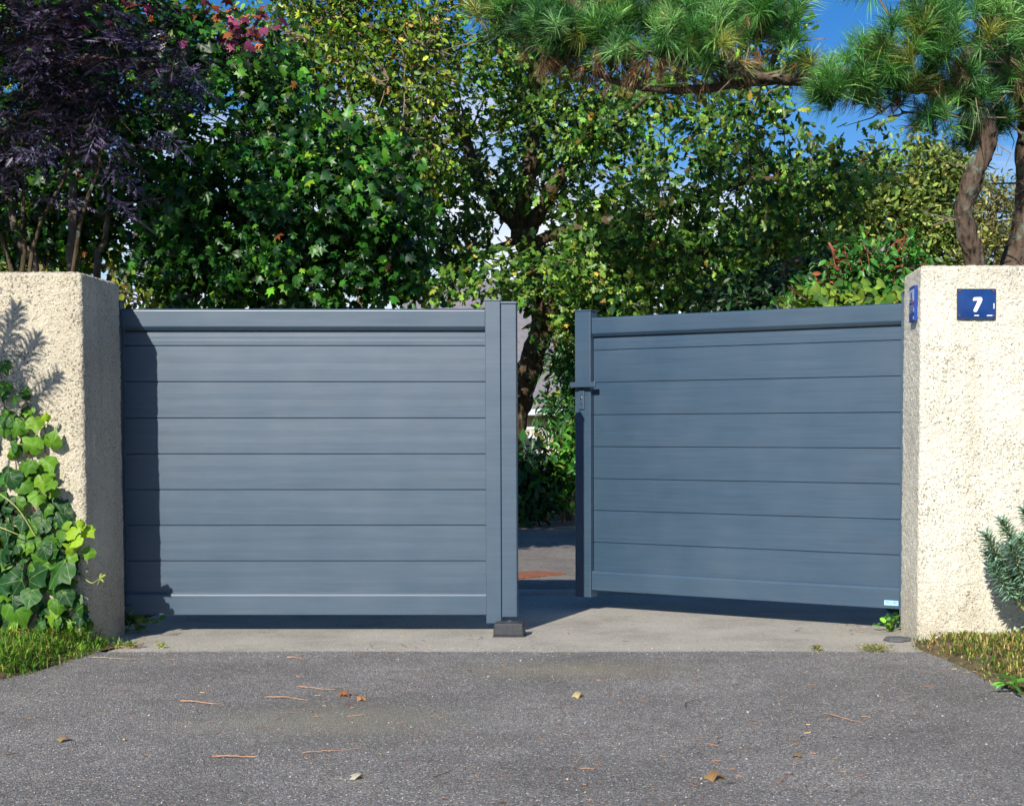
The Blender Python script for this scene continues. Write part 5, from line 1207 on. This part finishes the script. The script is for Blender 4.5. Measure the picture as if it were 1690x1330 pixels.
# countless crumbs: needles and grit
rng = np.random.default_rng(8)
mb = MB(); V = []; T = []; Cc = []
ctrs = [(560, 1150, 90, 16), (620, 1165, 200, 40), (1380, 1170, 120, 30), (1180, 1280, 160, 30), (520, 1080, 300, 6), (1200, 1200, 350, 90), (500, 1200, 400, 90), (1450, 1035, 60, 12), (880, 1060, 200, 12), (250, 1065, 60, 5), (1570, 1090, 60, 14)]
for i in range(420):
    cx_, cy_, sx_, sy_ = ctrs[rng.integers(len(ctrs))] if rng.uniform() < .65 else (845, 1200, 600, 90)
    py = min(max(rng.normal(cy_, sy_), 1030), 1360); g = G(rng.normal(cx_, sx_), py, 0.0035)
    if g[0] < -3.4 or g[0] > 2.6: continue
    L = rng.uniform(0.006, 0.030) if rng.uniform() < .8 else rng.uniform(.03, .06); a = rng.uniform(0, 6.28); w = rng.uniform(.0007, .0019)
    d = np.array((math.cos(a), math.sin(a), 0)) * L / 2; s_ = np.array((-math.sin(a), math.cos(a), 0)) * w; k = len(V)
    V += [g - d - s_, g - d + s_, g + d + s_, g + d - s_, g - d + (0, 0, w * 1.6), g + d + (0, 0, w * 1.6)]; T += [(k, k + 4, k + 5), (k, k + 5, k + 3), (k + 1, k + 2, k + 5), (k + 1, k + 5, k + 4)]
    c = [(0.42, 0.19, 0.09), (0.30, 0.15, 0.08), (0.46, 0.30, 0.14), (0.14, 0.09, 0.06)][rng.choice(4, p=[.4, .25, .2, .15])]; Cc += [c] * 6
tag(link('needle_litter', np_mesh('needle_litter', V, T, np.array(Cc)), M_NEEDLE), 'scattered brown pine needles and bark crumbs on the asphalt', 'litter', kind='stuff')
V = []; T = []; Cc = []
OCT = np.array([(1, 0, 0), (0, 1, 0), (-1, 0, 0), (0, -1, 0), (0, 0, .8), (0, 0, -.4)], float); OT_ = np.array([(0, 1, 4), (1, 2, 4), (2, 3, 4), (3, 0, 4), (1, 0, 5), (2, 1, 5), (3, 2, 5), (0, 3, 5)])
for i in range(1500):
    if i < 450: g = G(rng.uniform(160, 1500), rng.normal(1073, 3), 0.003)
    else: g = G(rng.uniform(0, 1690), rng.uniform(1080, 1345), 0.003)
    if g[1] < 3.2: continue
    s_ = rng.uniform(0.0015, 0.0042) * (1.7 if rng.uniform() < .05 else 1); k = len(V)
    a = rng.uniform(0, 6.28); Rz = np.array(((math.cos(a), -math.sin(a), 0), (math.sin(a), math.cos(a), 0), (0, 0, 1)))
    V += list((OCT * rng.uniform(.6, 1.2, 3)) @ Rz.T * s_ + g); T += list(OT_ + k)
    c = np.array([(0.62, 0.60, 0.56), (0.45, 0.42, 0.38), (0.50, 0.38, 0.25), (0.30, 0.29, 0.29)][rng.choice(4, p=[.3, .3, .15, .25])]); Cc += [c] * 6
m = Mt('grit'); gcol = m.n('Attribute', _attribute_name='tint').outputs['Color']
tag(link('grit', np_mesh('grit', V, T, np.array(Cc)), m.done(m.bsdf(gcol, 0.85, 0.25))), 'loose pale grit scattered over the asphalt and its joint', 'gravel', kind='stuff')
